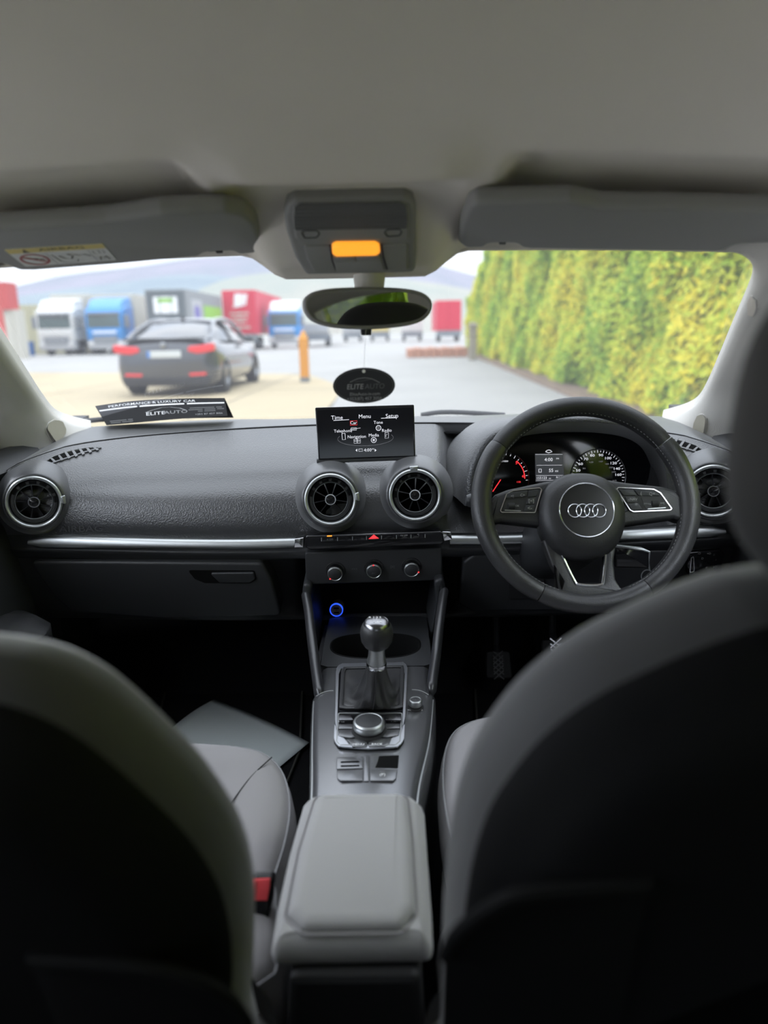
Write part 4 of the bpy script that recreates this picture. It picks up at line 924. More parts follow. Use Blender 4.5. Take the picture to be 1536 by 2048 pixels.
for s in (-1, 1):   # dotted sun bands on the glass by the stem
    f = tilted(737+s*165, 520, 1.05, -60)
# ---- hanging tag
TF = tilted(728, 771, .985, 2, -2, .8)
tg = thing('hanging_tag', 'black oval dealer tag hanging on a thread below the mirror', 'air freshener', TF.w(0, 0))
rx = (788-668)/2/FPX*1.01; ry = 33/FPX*1.03
ho, hi = ellipse(rx, ry, 64), ellipse(rx*.93, ry*.9, 64)
hole = (.0005, ry*.80)
G().prism(TF, ho, -.0012, .0012, .0004, bevback=True, seg=1).obj('tag_plate', 'tag_black' if 'tag_black' in MAT else mat('tag_black', (.010, .010, .011), .35), tg, smooth=0)
G().rings([[TF.w(a, b, .00135) for a, b in ellipse(rx*.945, ry*.92, 64)], [TF.w(a, b, .00135) for a, b in ellipse(rx*.93, ry*.895, 64)]]).obj('printed_border', 'print_dim', tg, smooth=0)
G().lathe(TF.sub(*hole), [(.0022, .0014), (.0001, .0016)], 16).obj('eyelet', 'print_white', tg)
text('lettering', 'ELITE', TF, -.0125, -.0015, .0098, 'print_grey', tg, wide=1.0, z=.0015, shear=.15, bold=.008)
text('lettering', 'AUTO', TF, .0145, -.0017, .0098, 'print_dim', tg, wide=1.0, z=.0015, shear=.15)
text('lettering', 'EliteAuto-iv.com', TF, .001, -.0115, .0062, 'print_grey', tg, z=.0015)
text('lettering', '+353(87) 457 3056', TF, 0, -.0178, .0062, 'print_grey', tg, z=.0015)
stroke([(-.019, .005), (-.008, .0095), (.002, .0105), (.012, .0085), (.022, .003)], TF, .0006, 'car_outline_mark', 'print_grey', tg, .0015)
stroke([(-.012, .0055), (.0, .0065), (.01, .0085)], TF, .0005, 'car_outline_mark', 'print_dim', tg, .0015)
G().tube([TF.w(hole[0], hole[1], 0), at(731, 668, Y=.975), at(733, 655, Y=.99)], .00022, 5).obj('thread', 'print_white', tg)
# ---- dealer card standing on the dash
cd_ = thing('dealer_card', 'long black dealer card standing on the dash top by the windscreen', 'sign', at(320, 848, Y=1.57))
CT = [(190, 812, 1.60), (255, 803, 1.585), (320, 798.5, 1.575), (390, 796.5, 1.575), (449, 796, 1.58)]
CBm = [(213, 850.5, 1.565), (265, 846, 1.555), (330, 840, 1.548), (395, 835, 1.55), (455, 831.5, 1.555)]
T3 = [at(a, b, Y=y) for a, b, y in CT]; B3 = [at(a, b, Y=y) for a, b, y in CBm]
T3s, B3s = spline(T3, 8), spline(B3, 8)
class CardF:
    n = V(0, -.97, .25)
    def w(s, u, v, c=0):
        k = max(0, min(1, u))*(len(T3s)-1); i = min(int(k), len(T3s)-2); t = k-i
        a, b = T3s[i].lerp(T3s[i+1], t), B3s[i].lerp(B3s[i+1], t); return b.lerp(a, v)+s.n*c
KF_ = CardF()
g = G(); g.rings([[KF_.w(i/40, v, c) for v, c in ((0, 0), (1, 0), (1, -.0008), (0, -.0008))] for i in range(41)], True, True, True).obj('card_sheet', mat('card_black', (.006, .006, .007), .5, spec=.25), cd_, smooth=60)
g = G(); g.rings([[KF_.w(i/40, 1, -.0008), KF_.w(i/40, 1, -.0014), KF_.w(i/40, 1, -.0014)+V(0, .075, -.052), KF_.w(i/40, 1, -.0008)+V(0, .075, -.052)] for i in range(41)], True, True, True).obj('card_back_leaf', 'card_black', cd_, smooth=60)
text('lettering', 'PERFORMANCE & LUXURY CAR', KF_, .43, .865, .15, 'print_white', cd_, wide=.30, z=.0004, bold=.003)
for u0, u1 in ((.02, .315), (.335, .665), (.685, .985)):
    g = G(); g.rings([[KF_.w(u0+(u1-u0)*i/10, .70, .0004), KF_.w(u0+(u1-u0)*i/10, .765, .0004)] for i in range(11)], False).obj('white_line', 'print_white', cd_, smooth=0)
text('lettering', 'ELITE', KF_, .440, .34, .21, 'print_white', cd_, wide=.30, z=.0004, shear=.1)
text('lettering', 'AUTO', KF_, .592, .34, .21, 'print_grey', cd_, wide=.30, z=.0004, shear=.1)
stroke([(.37, .42), (.42, .50), (.50, .60), (.56, .60), (.63, .52), (.67, .40)], KF_, .012, 'car_outline_mark', 'print_grey', cd_, .0004)
def small_print(u0, u1, v, words):                                 # print too small to read: rows of short dashes
    tot = sum(words)+len(words)-1; u = u0
    for w in words:
        e = u+(u1-u0)*w/tot; stroke([(u, v), ((u+e)/2, v), (e, v)], KF_, .045, 'small_print', 'print_dim', cd_, .0004); u = e+(u1-u0)/tot
for u0, u1, v, w in ((.70, .95, .50, [14, 4]), (.69, .97, .41, [8, 6, 5]), (.76, .89, .32, [3, 7]), (.07, .26, .17, [14, 4]), (.07, .26, .09, [9, 9])): small_print(u0, u1, v, w)
text('lettering', '+353 87 457 3056', KF_, .84, .16, .12, 'print_grey', cd_, wide=.24, z=.0004)
# ================================================================ POP-UP DISPLAY
DF = Frame(at(730, 866, Y=1.335), at(829, 811.5, Y=1.335)-at(633, 818, Y=1.335), V(0, .14, 1))
ds = thing('display_screen', 'slim pop-up display screen showing a white menu on black', 'screen', at(733, 920, Y=1.335))
DP = lambda L, c=0.0: ccw(DF.pxs(L, c))
G().prism(DF, rpoly(DP([(630, 815), (828, 809), (831, 914), (637, 921)]), .003), -.012, .0, .0012, bevback=True).obj('screen_body', 'gloss_black', ds)
G().prism(DF, rpoly(DP([(634, 821), (825, 815), (828, 911), (640, 917)]), .002), 0, .0004).obj('screen_face', 'screen_black', ds, smooth=0)
def dtext(s, x, y, sz, m='glow_white', bold=0.0, wide=1.0): a, b = DF.px(x, y, .0004); return text('lettering', s, DF, a, b, sz, m, ds, z=.0007, bold=bold, wide=wide)
dtext('Time', 674, 835.5, .0108); dtext('Menu', 729.5, 833, .0105, bold=0.0); dtext('Setup', 784, 832, .0108)
dtext('Car', 707, 846, .0082, bold=0.0); dtext('Tone', 756.5, 845, .0082, bold=0.0); dtext('Radio', 773.5, 861, .0082, bold=0.0)
dtext('Telephone', 686, 862, .0080, bold=0.0); dtext('Navigation', 713.5, 873.5, .0082, bold=0.0); dtext('Media', 747.5, 870.5, .0082, bold=0.0)
dtext('4:00', 735.5, 900.3, .0084); dtext('PM', 745.8, 898.3, .0036)
def dstroke(L, w, nm, m='glow_white'): return stroke([DF.px(*p, .0004) for p in L], DF, w, nm, m, ds, .0007)
dstroke([(667, 841), (698, 839.3)], .0010, 'menu_line'); dstroke([(762, 836.5), (793, 835.5)], .0010, 'menu_line')
dstroke([(700.5, 842), (714, 841.5), (714, 850), (700.5, 850.5), (700.5, 842)], .0005, 'highlight_box', 'glow_red')
dstroke([(700, 859), (721, 856)], .0006, 'menu_line')
E_ = [(731+55.5*math.cos(t), 878.5+14*math.sin(t)-math.cos(t)*1.2) for t in [math.radians(-62+k*304/40-180+152+90-152+62) for k in range(41)]]
E_ = [(731+55.5*math.sin(t), 876.5+15*math.cos(t)-math.sin(t)*1.6) for t in [math.radians(-112+k*224/40) for k in range(41)]]
dstroke(E_, .0004, 'orbit_line', 'glow_dim')
def dring(x, y, r0, r1, nm, m='glow_white'):
    a, b = DF.px(x, y, .0004); f = DF.sub(a, b); G().rings([[f.w(p[0], p[1], .0007) for p in ellipse(r0, r0, 24)], [f.w(p[0], p[1], .0007) for p in ellipse(r1, r1, 24)]]).obj(nm, m, ds, smooth=0)
dring(757, 856, .0052, .0040, 'tone_icon'); dring(757, 856, .0024, .0012, 'tone_icon_core', 'glow_dim')
dring(747.5, 880, .0053, .0043, 'media_icon'); dring(747.5, 880, .0022, .0008, 'media_icon_core')
dstroke([(683.7, 867), (690, 866.5), (691, 879), (684.8, 879.5), (683.7, 867)], .0009, 'telephone_icon')
dstroke([(770, 865.5), (777, 865), (777, 876), (770, 876.5), (770, 865.5)], .0006, 'radio_icon'); dstroke([(772, 874), (772, 869), (775, 868.5)], .0005, 'radio_icon_mark')
dstroke([(708, 878.5), (721, 878), (721, 886), (708, 886.5), (708, 878.5)], .0006, 'navigation_icon'); dstroke([(708, 882), (721, 881.6)], .0009, 'navigation_icon_line'); dstroke([(714.5, 878.2), (714.5, 886)], .0009, 'navigation_icon_line')
dstroke([(702, 856), (713, 855.5), (713, 860), (702, 860.5), (702, 856)], .0008, 'car_icon')
dstroke([(717.5, 898), (725, 897.7), (725, 902.5), (717.5, 902.8), (717.5, 898)], .0006, 'clock_icon')
for x, s_ in ((712.5, 1), (751.5, -1)):
    L = [(x-s_*1.5, 900.5), (x+s_*2, 897.5), (x+s_*2, 903.5)]; G().add([DF.w(*DF.px(*p, .0004), .0007) for p in L], [(0, 1, 2)]).obj('arrow_mark', 'glow_white', ds, smooth=0)
# hinge cover let into the dash below the screen
G().tube([DF.w(*DF.px(634, 921.5, -.006), -.006), DF.w(*DF.px(834, 914, -.006), -.006)], .0055, 10).obj('hinge_bar', 'dash_skin_smooth', ds)
# ================================================================ INSTRUMENT BINNACLE
def arch(L, Y): return spline([at(a, b, Y=Y) for a, b in L], 6)
rim_o = arch([(930, 1012), (930, 968), (942, 918), (972, 872), (1022, 846), (1085, 834), (1148, 831), (1210, 833), (1272, 846), (1318, 876), (1344, 920), (1354, 968), (1354, 1006)], 1.285)
rim_i = arch([(945, 1010), (946, 968), (957, 925), (984, 884), (1030, 858), (1088, 847), (1148, 844), (1208, 846), (1264, 857), (1304, 882), (1326, 922), (1335, 966), (1334, 1004)], 1.278)
thr = arch([(964, 1020), (966, 968), (978, 925), (1000, 893), (1040, 874), (1092, 866), (1145, 864), (1198, 866), (1246, 874), (1284, 893), (1302, 922), (1312, 964), (1310, 1010)], 1.40)
n = len(rim_o)
out1 = [p.lerp(V((p.x-.352)*1.05+.352, 1.36, p.z-.002), 1.0) for p in rim_o]
out2 = [V((p.x-.352)*1.13+.352, 1.47, min(p.z-.004, .955)-.006) for p in rim_o]
out3 = [V((p.x-.352)*1.22+.352, 1.60, min(p.z-.05, .90)) for p in rim_o]
G().rings([out3, out2, out1, rim_o, [a.lerp(b, .5)+V(0, -.004, 0) for a, b in zip(rim_o, rim_i)], rim_i], False).obj('binnacle_hood', 'dash_skin', dash, smooth=180)
G().rings([[p+V(0, .001, 0) for p in rim_i], [a.lerp(b, .5) for a, b in zip(rim_i, thr)], thr, [p+V(0, .03, 0) for p in thr]], False).obj('binnacle_throat', 'dash_skin_smooth', dash, smooth=180)
IF = tilted(1140, 945, 1.412, 8)
ic = thing('instrument_cluster', 'instrument cluster with two dials and a small trip display', 'instrument cluster', at(1140, 1000, Y=1.41))
IPX = lambda L, c=0.0: ccw(IF.pxs(L, c))
G().prism(IF, rpoly(IPX([(958, 1040), (960, 950), (985, 890), (1040, 862), (1145, 853), (1250, 862), (1300, 890), (1320, 950), (1318, 1030)]), .02), -.03, .0, .002).obj('cluster_face', 'screen_black', ic)
def dial(cx, cy, nm):
    a, b = IF.px(cx, cy); f = IF.sub(a, b); e1 = IF.px(cx+56, cy-1); r = math.hypot(e1[0]-a, e1[1]-b)
    d = G().lathe(f, [(r, .0), (r, .002), (r*.985, .003), (r*.965, .002), (r*.96, .0003)], 64).obj('dial_ring', 'dark_chrome', ic, smooth=50)
    return f, r, d
f, r, dl = dial(1003, 958, 'rev')
for k in range(23):
    t = math.radians(225-k*270/26); L = .06 if k % 4 else .10
    G().prism(f.sub(r*.90*math.cos(t), r*.90*math.sin(t), 0, t), [(-r*L/2, -.0004), (r*L/2, -.0004), (r*L/2, .0004), (-r*L/2, .0004)], .0003, .0008).obj('tick_mark', 'glow_white', dl, smooth=0)
ARC = [(r*.83*math.cos(math.radians(t)), r*.83*math.sin(math.radians(t))) for t in range(50, -1, -5)]
stroke(ARC, f, r*.03, 'red_zone_arc', 'glow_red', dl, .0006)
for s_, x, y, m in (('5', 1033, 926, 'glow_red'), ('6', 1046, 952.5, 'glow_red'), ('x1000', 1009, 922.5, 'glow_white'), ('130', 1037, 964, 'glow_red')):
    a, b = IF.px(x, y); text('numeral', s_, IF, a, b, .0075 if len(s_) < 3 else .0045, m, dl, z=.0008, wide=1.3)
stroke([IF.px(985, 983), IF.px(1001, 959)], IF, .0016, 'needle', 'glow_red', dl, .003)
a, b = IF.px(981, 957); G().prism(IF.sub(a, b), [(-.0025, -.002), (.0025, -.002), (0, .003)], .0004, .0008).obj('warning_light', 'glow_red', dl, smooth=0)
f, r, dr = dial(1196, 953, 'speed')
for k in range(34):
    t = math.radians(200-k*230/34); L = .05 if k % 2 else .09
    G().prism(f.sub(r*.90*math.cos(t), r*.90*math.sin(t), 0, t), [(-r*L/2, -.0004), (r*L/2, -.0004), (r*L/2, .0004), (-r*L/2, .0004)], .0003, .0008).obj('tick_mark', 'glow_white', dr, smooth=0)
for s_, x, y in (('50', 1156, 941), ('60', 1161, 928), ('70', 1171.5, 918.3), ('80', 1184.5, 911), ('90', 1201.5, 910.5), ('100', 1215.5, 916.5), ('120', 1226.5, 926.5), ('140', 1233, 937.5), ('160', 1236, 949.5)):
    a, b = IF.px(x, y); text('numeral', s_, IF, a, b, .0072, 'glow_white', dr, z=.0008, wide=1.35)
for s_, x, y in (('80', 1168, 937), ('120', 1182, 924.5), ('160', 1201, 923), ('180', 1213.5, 928), ('200', 1222, 935), ('240', 1227, 944)):
    a, b = IF.px(x, y); text('numeral', s_, IF, a, b, .0042, 'glow_dim', dr, z=.0008, wide=1.4)
a, b = IF.px(1229, 961); text('numeral', 'km/h', IF, a, b, .004, 'glow_dim', dr, z=.0008)
stroke([IF.px(1199, 963), IF.px(1198, 955)], IF, .0016, 'needle', 'glow_red', dr, .003)
td = G().prism(IF, rpoly(IPX([(1070, 907), (1126, 907), (1128, 964), (1071, 964)]), .001), 0, .0006).obj('trip_display', 'screen_grey', ic, smooth=0)
for s_, x, y, sz in (('4:00', 1097, 919.5, .0098), ('PM', 1115, 917.5, .0045), ('55', 1102, 941, .0095), ('mi', 1113, 942, .0065), ('155123', 1083, 956, .0072), ('mi', 1099.5, 956.5, .0045), ('94.8', 1118, 955.5, .0072)):
    a, b = IF.px(x, y); text('lettering', s_, IF, a, b, sz, 'glow_white', td, z=.0010, bold=0.0)
for y, x0, x1 in ((909, 1070, 1125), (930.5, 1073, 1124), (951, 1072, 1126), (960.5, 1072, 1110)): stroke([IF.px(x0, y), IF.px(x1, y-.3)], IF, .0005, 'display_line', 'glow_white', td, .0010)
stroke([IF.px(1077.5, 944.5), IF.px(1077.5, 938), IF.px(1082.5, 938), IF.px(1082.5, 944.5), IF.px(1077.5, 944.5)], IF, .001, 'fuel_pump_icon', 'glow_white', td, .0010)
stroke([IF.px(1091, 903.5), IF.px(1094, 900.7), IF.px(1097.5, 900), IF.px(1101, 900.7), IF.px(1104, 903.5), IF.px(1097, 905.5), IF.px(1091, 903.5)], IF, .0012, 'windscreen_icon', 'glow_white', ic, .0010)
# ================================================================ STEERING WHEEL
WF = tilted(1170, 1013, 1.12, 24)
sw_ = thing('steering_wheel', 'black leather steering wheel with four-ring emblem in its hub', 'steering wheel', WF.w(0, 0))
RA, RB, RC = .1675, .1625, .006            # rim centre line radii and offset
def rim_pt(t): return (RA*math.cos(t), RC+RB*math.sin(t))
def rim_arc(a0, a1, m, bulge):
    n = max(8, int((a1-a0)/4)); P = []; R = []
    for k in range(n+1):
        d = a0+(a1-a0)*k/n; t = math.radians(d); x, y = rim_pt(t); P.append(WF.w(x, y, 0)); R.append(.0158*(1+bulge(d)))
    # ring cross-section: slightly oval, deeper than wide
    S_ = []
    for k in range(n+1):
        d = a0+(a1-a0)*k/n; t = math.radians(d); e = V(math.cos(t), math.sin(t), 0); r = R[k]
        end = .93 if k in (0, n) else 1.0
        S_.append([WF.w(rim_pt(t)[0]+e.x*r*end*math.cos(q), rim_pt(t)[1]+e.y*r*end*math.cos(q), r*end*1.08*math.sin(q)) for q in [2*PI*j/18 for j in range(18)]])
    return G().rings(S_, True, True, True).obj('rim_section', m, sw_, smooth=60)
gb_ = lambda d: .10*math.exp(-((d-150)/14)**2)+.10*math.exp(-((d-30)/14)**2)+.08*math.exp(-((d-185)/16)**2)+.08*math.exp(-((d+5)/16)**2)
rim_arc(37, 143, 'leather_plain', lambda d: .02)
rim_arc(143.4, 242, 'leather', gb_); rim_arc(242.4, 302, 'leather', lambda d: 0); rim_arc(-57.6, 36.6, 'leather', gb_)
# stitching along the inside of the rim
g = G()
for k in range(150):
    d = 360*k/150; t = math.radians(d)
    if 172 < d < 196 or d > 352 or d < 8 or 250 < d < 292: continue
    x, y = rim_pt(t); e = (math.cos(t), math.sin(t)); rr = .0150*(1+gb_(d if d < 300 else d-360))
    c = WF.w(x-e[0]*rr*.93, y-e[1]*rr*.93, .0075); tv = (WF.x*-e[1]+WF.y*e[0])*.0026; ov = WF.n*.0014-(WF.x*e[0]+WF.y*e[1])*.0006
    g.tube([c-tv-ov, c+tv+ov], .00055, 4)
o = g.obj('stitching', 'thread', sw_, smooth=0, fix=False); o['kind'] = 'stuff'
WP = lambda L, c=0.0: ccw(WF.pxs(L, c))
# side spokes
for nm, L in (('l', [(978, 1003), (990, 990), (1015, 980), (1080, 966), (1130, 957), (1130, 1060), (1072, 1052), (1000, 1044), (975, 1052)]), ('r', [(1362, 995), (1350, 982), (1322, 974), (1250, 966), (1200, 958), (1200, 1058), (1250, 1052), (1345, 1038), (1368, 1046)])):
    G().prism(WF, rpoly(WP(L), .006), -.022, .006, .007, seg=4).obj('side_spoke', 'leather_plain', sw_, smooth=60)
# lower double spoke
U = [(1085, 1080), (1103, 1131), (1124, 1163), (1120, 1176), (1100, 1186), (1118, 1204), (1175, 1212), (1240, 1202), (1262, 1184), (1240, 1176), (1230, 1160), (1226, 1124), (1234, 1076), (1213, 1076), (1211, 1102), (1205, 1166), (1153, 1166), (1119, 1098), (1112, 1080)]
us_ = WF.pxs(U); G().prism(WF, rpoly(ccw(us_), .003, 3), -.018, .004, .0035, seg=3).obj('lower_spoke', 'leather', sw_, smooth=60)
P = [WF.px(*p, .004) for p in [(1117, 1094), (1133, 1130), (1149, 1162), (1156, 1168), (1180, 1170.5), (1201, 1169), (1206, 1162), (1210, 1128), (1212.5, 1096)]]
G().tube([Vector(WF.w(q.x, q.y, .0042)) for q in spline([Vector((*p, 0)) for p in P], 5)], .0024, 8).obj('chrome_insert', 'chrome', sw_)
# airbag hub
HX, HY = WF.px(1161, 1030); HF = WF.sub(HX, HY)
rr0 = .0695
G().rings([[HF.w(a, b if b > 0 else b*(1.0+.10*abs(b)/rr0), z) for a, b in ellipse(rr0*k, rr0*k*.98, 56, p=2.25)] for k, z in ((.97, -.03), (1.0, -.01), (1.0, .004), (.97, .013), (.90, .021), (.78, .027), (.6, .0305), (.3, .032), (.02, .0325))], True, True, True).obj('airbag_hub', 'leather_plain', sw_, smooth=60)
EX, EY = WF.px(1173.5, 1020, .031); EF = WF.sub(EX, EY, .031)
em = G().lathe(EF, [(.0440, -.006), (.0440, .001), (.0430, .0022), (.0420, .0016), (.0415, .000)], 64).obj('hub_ring', 'chrome', sw_, smooth=60)
G().lathe(EF, [(.0418, -.004), (.0416, .0006), (.03, .0014), (.0004, .0018)], 56).obj('hub_disc', 'gloss_plastic' if 'gloss_plastic' in MAT else mat('gloss_plastic', (.010, .010, .011), .35), sw_, smooth=60)
for k in range(4):
    x, y = EF.px(1149.5+16.3*k, 1021.4, .002); f = EF.sub(x, y, .0018)
    G().lathe(f, [(.0114, 0), (.0112, .0014), (.0104, .0020), (.0096, .0014), (.0094, 0)], 40).obj('emblem_ring', 'chrome', sw_, smooth=60)
for x, y, s_ in ((1116.5, 996, 1), (1226, 994, -1)):
    a, b = WF.px(x, y, .025); stroke([(a-.003, b), (a+.002, b), (a+.003*s_, b+.0015)], WF, .0012, 'horn_mark', 'plastic_dark', sw_, .026)
# control pods
def pod(L, keys, scroll, win, marks):
    q = rpoly(WP(L, .006), .003)
    b = G().prism(WF, q, .002, .0085, .001).obj('control_pod', 'plastic_dark', sw_, smooth=50)
    G().ring(WF, q, inset(q, .0013), .0080, .0098).obj('pod_outline', 'chrome', b, smooth=60)
    for K in keys: G().prism(WF, rpoly(WP(K, .0085), .0012), .0084, .0100, .0007).obj('key', 'plastic', b, smooth=50)
    wn = rpoly(WP(win, .0085), .001); G().prism(WF, wn, .0083, .0090).obj('scroll_window', 'plastic_dark', b, smooth=0)
    x0, y0, x1, y1 = scroll; c0 = WF.px((x0+x1)/2, (y0+y1)/2, .009); hw = abs(WF.px(x1, y0, .009)[0]-c0[0])
    f = Frame(WF.w(c0[0], c0[1], .006), WF.y, WF.n)
    G().lathe(f, [(.0045, -hw), (.0062, -hw*.9), (.0062, hw*.9), (.0045, hw)], 18, True, True).obj('scroll_wheel', 'rubber', b, smooth=40)
    for s_, x, y, sz in marks: a, c = WF.px(x, y, .0100); text('symbol', s_, WF, a, c, sz, 'print_grey', b, z=.0104)
    G().prism(WF, WP([(win[3][0]+4, win[3][1]-2), (win[2][0]-4, win[2][1]-2), (win[2][0]-5, win[2][1]-.4), (win[3][0]+3, win[3][1]-.4)], .009), .009, .0094).obj('window_sill_line', 'satin_silver', b, smooth=0)
pod([(999.5, 1022), (1012, 988), (1026, 981), (1078, 975.5), (1083.5, 979), (1070, 1026.5), (1002, 1026)],
    [[(1013.5, 987.5), (1027, 984), (1056, 981.5), (1052, 993), (1012, 997)], [(1057.5, 981.5), (1077, 979), (1073, 992.5), (1055.5, 994.5)], [(1056, 997.5), (1072.5, 995), (1069, 1007.5), (1052, 1009)], [(1051.5, 1011), (1068.5, 1010), (1065, 1022.5), (1048.5, 1022.5)]],
    (1016.5, 1005.5, 1030, 1019), [(1009, 1001), (1049.5, 998), (1046, 1023), (1006, 1021.5)],
    [('<|', 1024.5, 992.5, .0062), ('C>', 1045, 990.5, .0062), ('[=]', 1062.5, 1002, .0075), ('<-', 1059.5, 1016.5, .0085), ('OK', 1034.5, 1012, .0045)])
pod([(1231, 979), (1235, 975), (1306, 978.5), (1320, 986), (1343, 1018), (1339.5, 1021.5), (1265, 1024.8), (1258, 1021)],
    [[(1237, 979), (1265, 979.5), (1273, 991), (1247, 991.5)], [(1267, 979.5), (1305, 981.5), (1317, 989), (1320, 992), (1277, 991.5)], [(1249, 993.5), (1269, 993), (1275, 1005), (1254.5, 1006)], [(1255.5, 1008), (1276.5, 1007), (1284, 1019.5), (1262.5, 1020.5)]],
    (1304, 1001, 1317, 1013.5), [(1282, 995), (1323, 994.5), (1336, 1016.5), (1292, 1019)],
    [('(', 1282, 987, .008), ('Q+', 1304, 988, .007), ('cNAV', 1265.5, 998.8, .0060), ('*', 1272.5, 1011, .011), ('|<<', 1291, 1007.5, .0045), ('>>|', 1324.5, 1006.5, .0045), ('<x', 1298.5, 1008, .0050)])
# column and stalks
col = thing('steering_column', 'black steering column cowl behind the wheel with stalk levers', 'steering column', at(1160, 1060, Y=1.28))
cf = Frame(WF.w(HX, HY-.02, -.03), WF.x, WF.y)
G().rings([[cf.w(a, b-.006, z) for a, b in ellipse(.055*k, .050*k, 36, p=2.6)] for k, z in ((.85, -.03), (1, -.05), (1.12, -.16), (1.15, -.26))], True, True, True).obj('cowl', 'plastic', col, smooth=50)
p0 = WF.w(-.06, .01, -.055); p1 = at(932, 1000, Y=1.17)
sp_ = spline([p0, p0.lerp(p1, .6), p1], 6); G().tube(sp_, [.006]*7+[.0068, .0085, .0105, .0115, .0112, .008], 14).obj('stalk_lever', 'plastic', col)
p1 = at(1392, 985, Y=1.19); p0 = WF.w(.06, .01, -.055); G().tube(spline([p0, p0.lerp(p1, .6), p1], 6), [.006]*7+[.0068, .0080, .0095, .0105, .0100, .007], 14).obj('stalk_lever', 'plastic', col)
# ---- key in the ignition slot
ky = thing('car_key', 'black key fob with chrome edge and metal ring hanging below the dash', 'key', at(1268, 1100, Y=1.26))
f = tilted(1268, 1110, 1.245, 8, -6, -5)
q = ccw(f.pxs([(1229, 1092), (1300, 1102), (1298, 1137), (1231, 1135)])); G().prism(f, rpoly(q, .003), -.012, .0, .003, bevback=True).obj('fob', 'gloss_black', ky)
q = ccw(f.pxs([(1229, 1089.5), (1285, 1096), (1301, 1103), (1300, 1107), (1284, 1101), (1229, 1094.5)])); G().prism(f, rpoly(q, .001), -.012, .001, .001).obj('chrome_edge', 'satin_silver', ky)
P = [at(1299, 1106, Y=1.243), at(1297, 1125, Y=1.243), at(1299, 1140, Y=1.243)]
G().tube(P, .0016, 8).obj('ring_link', 'satin_silver', ky)
c = at(1294, 1152, Y=1.243); f2 = Frame(c, (1, 0, 0), (0, .1, 1))
G().tube([f2.w(a, b) for a, b in ellipse(.0105, .0115, 28)], .0011, 7, closed=True).obj('key_ring', 'satin_silver', ky)
# ================================================================ CENTRE CONSOLE
con = thing('centre_console', 'black centre console with controller knob, cup holder and switch row', 'console', (0, .95, .25))
KT = [(.50, -.068, .064, .505), (.70, -.070, .064, .517), (.82, -.074, .066, .527), (.95, -.087, .088, .532), (1.05, -.096, .099, .536), (1.085, -.097, .101, .537), (1.105, -.091, .097, .538), (1.17, -.093, .099, .540)]
def con_ring(y, a, b, z, low=.25):
    m = (a+b)/2
    return [V(a-.004, y, low), V(a-.005, y, z-.06), V(a-.004, y, z-.016), V(a+.002, y, z-.004), V(a+.010, y, z), V(m, y, z+.0015), V(b-.010, y, z), V(b-.002, y, z-.004), V(b+.004, y, z-.016), V(b+.005, y, z-.06), V(b+.004, y, low)]
ks = [(y, *interp(KT, y)) for y in [.805+.36*i/30 for i in range(31)]]
G().rings([con_ring(*k) for k in ks], True, True, True).obj('console_body', 'plastic_console', con, smooth=50)
# front tray with cup holder well
def tz(y): return interp([(1.165, .5405), (1.2, .545), (1.24, .550), (1.30, .553), (1.38, .552)], y)
n = 56; E0 = []; E1 = []; ce = at(751, 1289, Z=.551); 
for k in range(n):
    t = 2*PI*k/n; c, s = math.cos(t), math.sin(t)
    ex, ey =   .086*math.copysign(abs(c)**.8, c), .047*math.copysign(abs(s)**.8, s)
    sc = min(.100/abs(c) if abs(c) > 1e-6 else 9, (1.37-ce.y if s > 0 else (ce.y-1.167))/abs(s) if abs(s) > 1e-6 else 9)
    E1.append((ce.x+ex, ce.y+ey)); E0.append((.004+sc*c, ce.y+sc*s))
P3 = lambda L, d=0: [V(x, y, tz(y)+d) for x, y in L]
G().rings([P3(E0, -.05), P3(E0), [a.lerp(b, .5) for a, b in zip(P3(E0), P3(E1))], P3(E1, .001)], True).obj('front_tray', 'plastic', con, smooth=50)  # darker plastic here also paints the shadow of the dash
cw = G().rings([P3(E1, .0012), P3([((x-ce.x)*.965+ce.x, (y-ce.y)*.94+ce.y) for x, y in E1], .0018), P3([((x-ce.x)*.95+ce.x, (y-ce.y)*.92+ce.y) for x, y in E1], -.002), P3([((x-ce.x)*.9+ce.x, (y-ce.y)*.85+ce.y) for x, y in E1], -.07)], True, False, True).obj('cup_holder', 'void_black', con, smooth=50)
for s in (-1, 1): G().box((s*.103-.004, 1.17, .25), (s*.103+.004, 1.37, .535)).obj('tunnel_side', 'plastic_dark', con, smooth=0)
# side rails rising to the dash
for s, L in ((-1, [(640, 1398, 1.075), (636, 1370, 1.105), (629, 1320, 1.16), (622, 1265, 1.21), (618, 1225, 1.25), (612, 1190, 1.285)]), (1, [(862, 1388, 1.075), (865, 1360, 1.105), (872, 1310, 1.16), (878, 1255, 1.21), (883, 1215, 1.25), (888, 1182, 1.285)])):
    G().tube(spline([at(a, b, Y=y) for a, b, y in L], 6), [.0045, .006, .0075] + [.009]*40, 14, flat=1.5).obj('side_rail', 'rail_gloss' if 'rail_gloss' in MAT else mat('rail_gloss', (.03, .03, .032), .28), con, smooth=180)
for s in (0, 1):
    G().tube([V(interp(KT, y)[s] + (-.0005 if s == 0 else .0005), y, interp(KT, y)[2]-.0075) for y in [.81+.255*i/20 for i in range(21)]], .0011, 6).obj('edge_line', 'satin_silver', con)
    G().tube([V((-1 if s == 0 else 1)*(.066+.027*k/8), 1.085-.018*(k/8)**2.2, interp(KT, 1.08)[2]+.0007) for k in range(9)], .0007, 6).obj('panel_seam', 'print_grey', con)
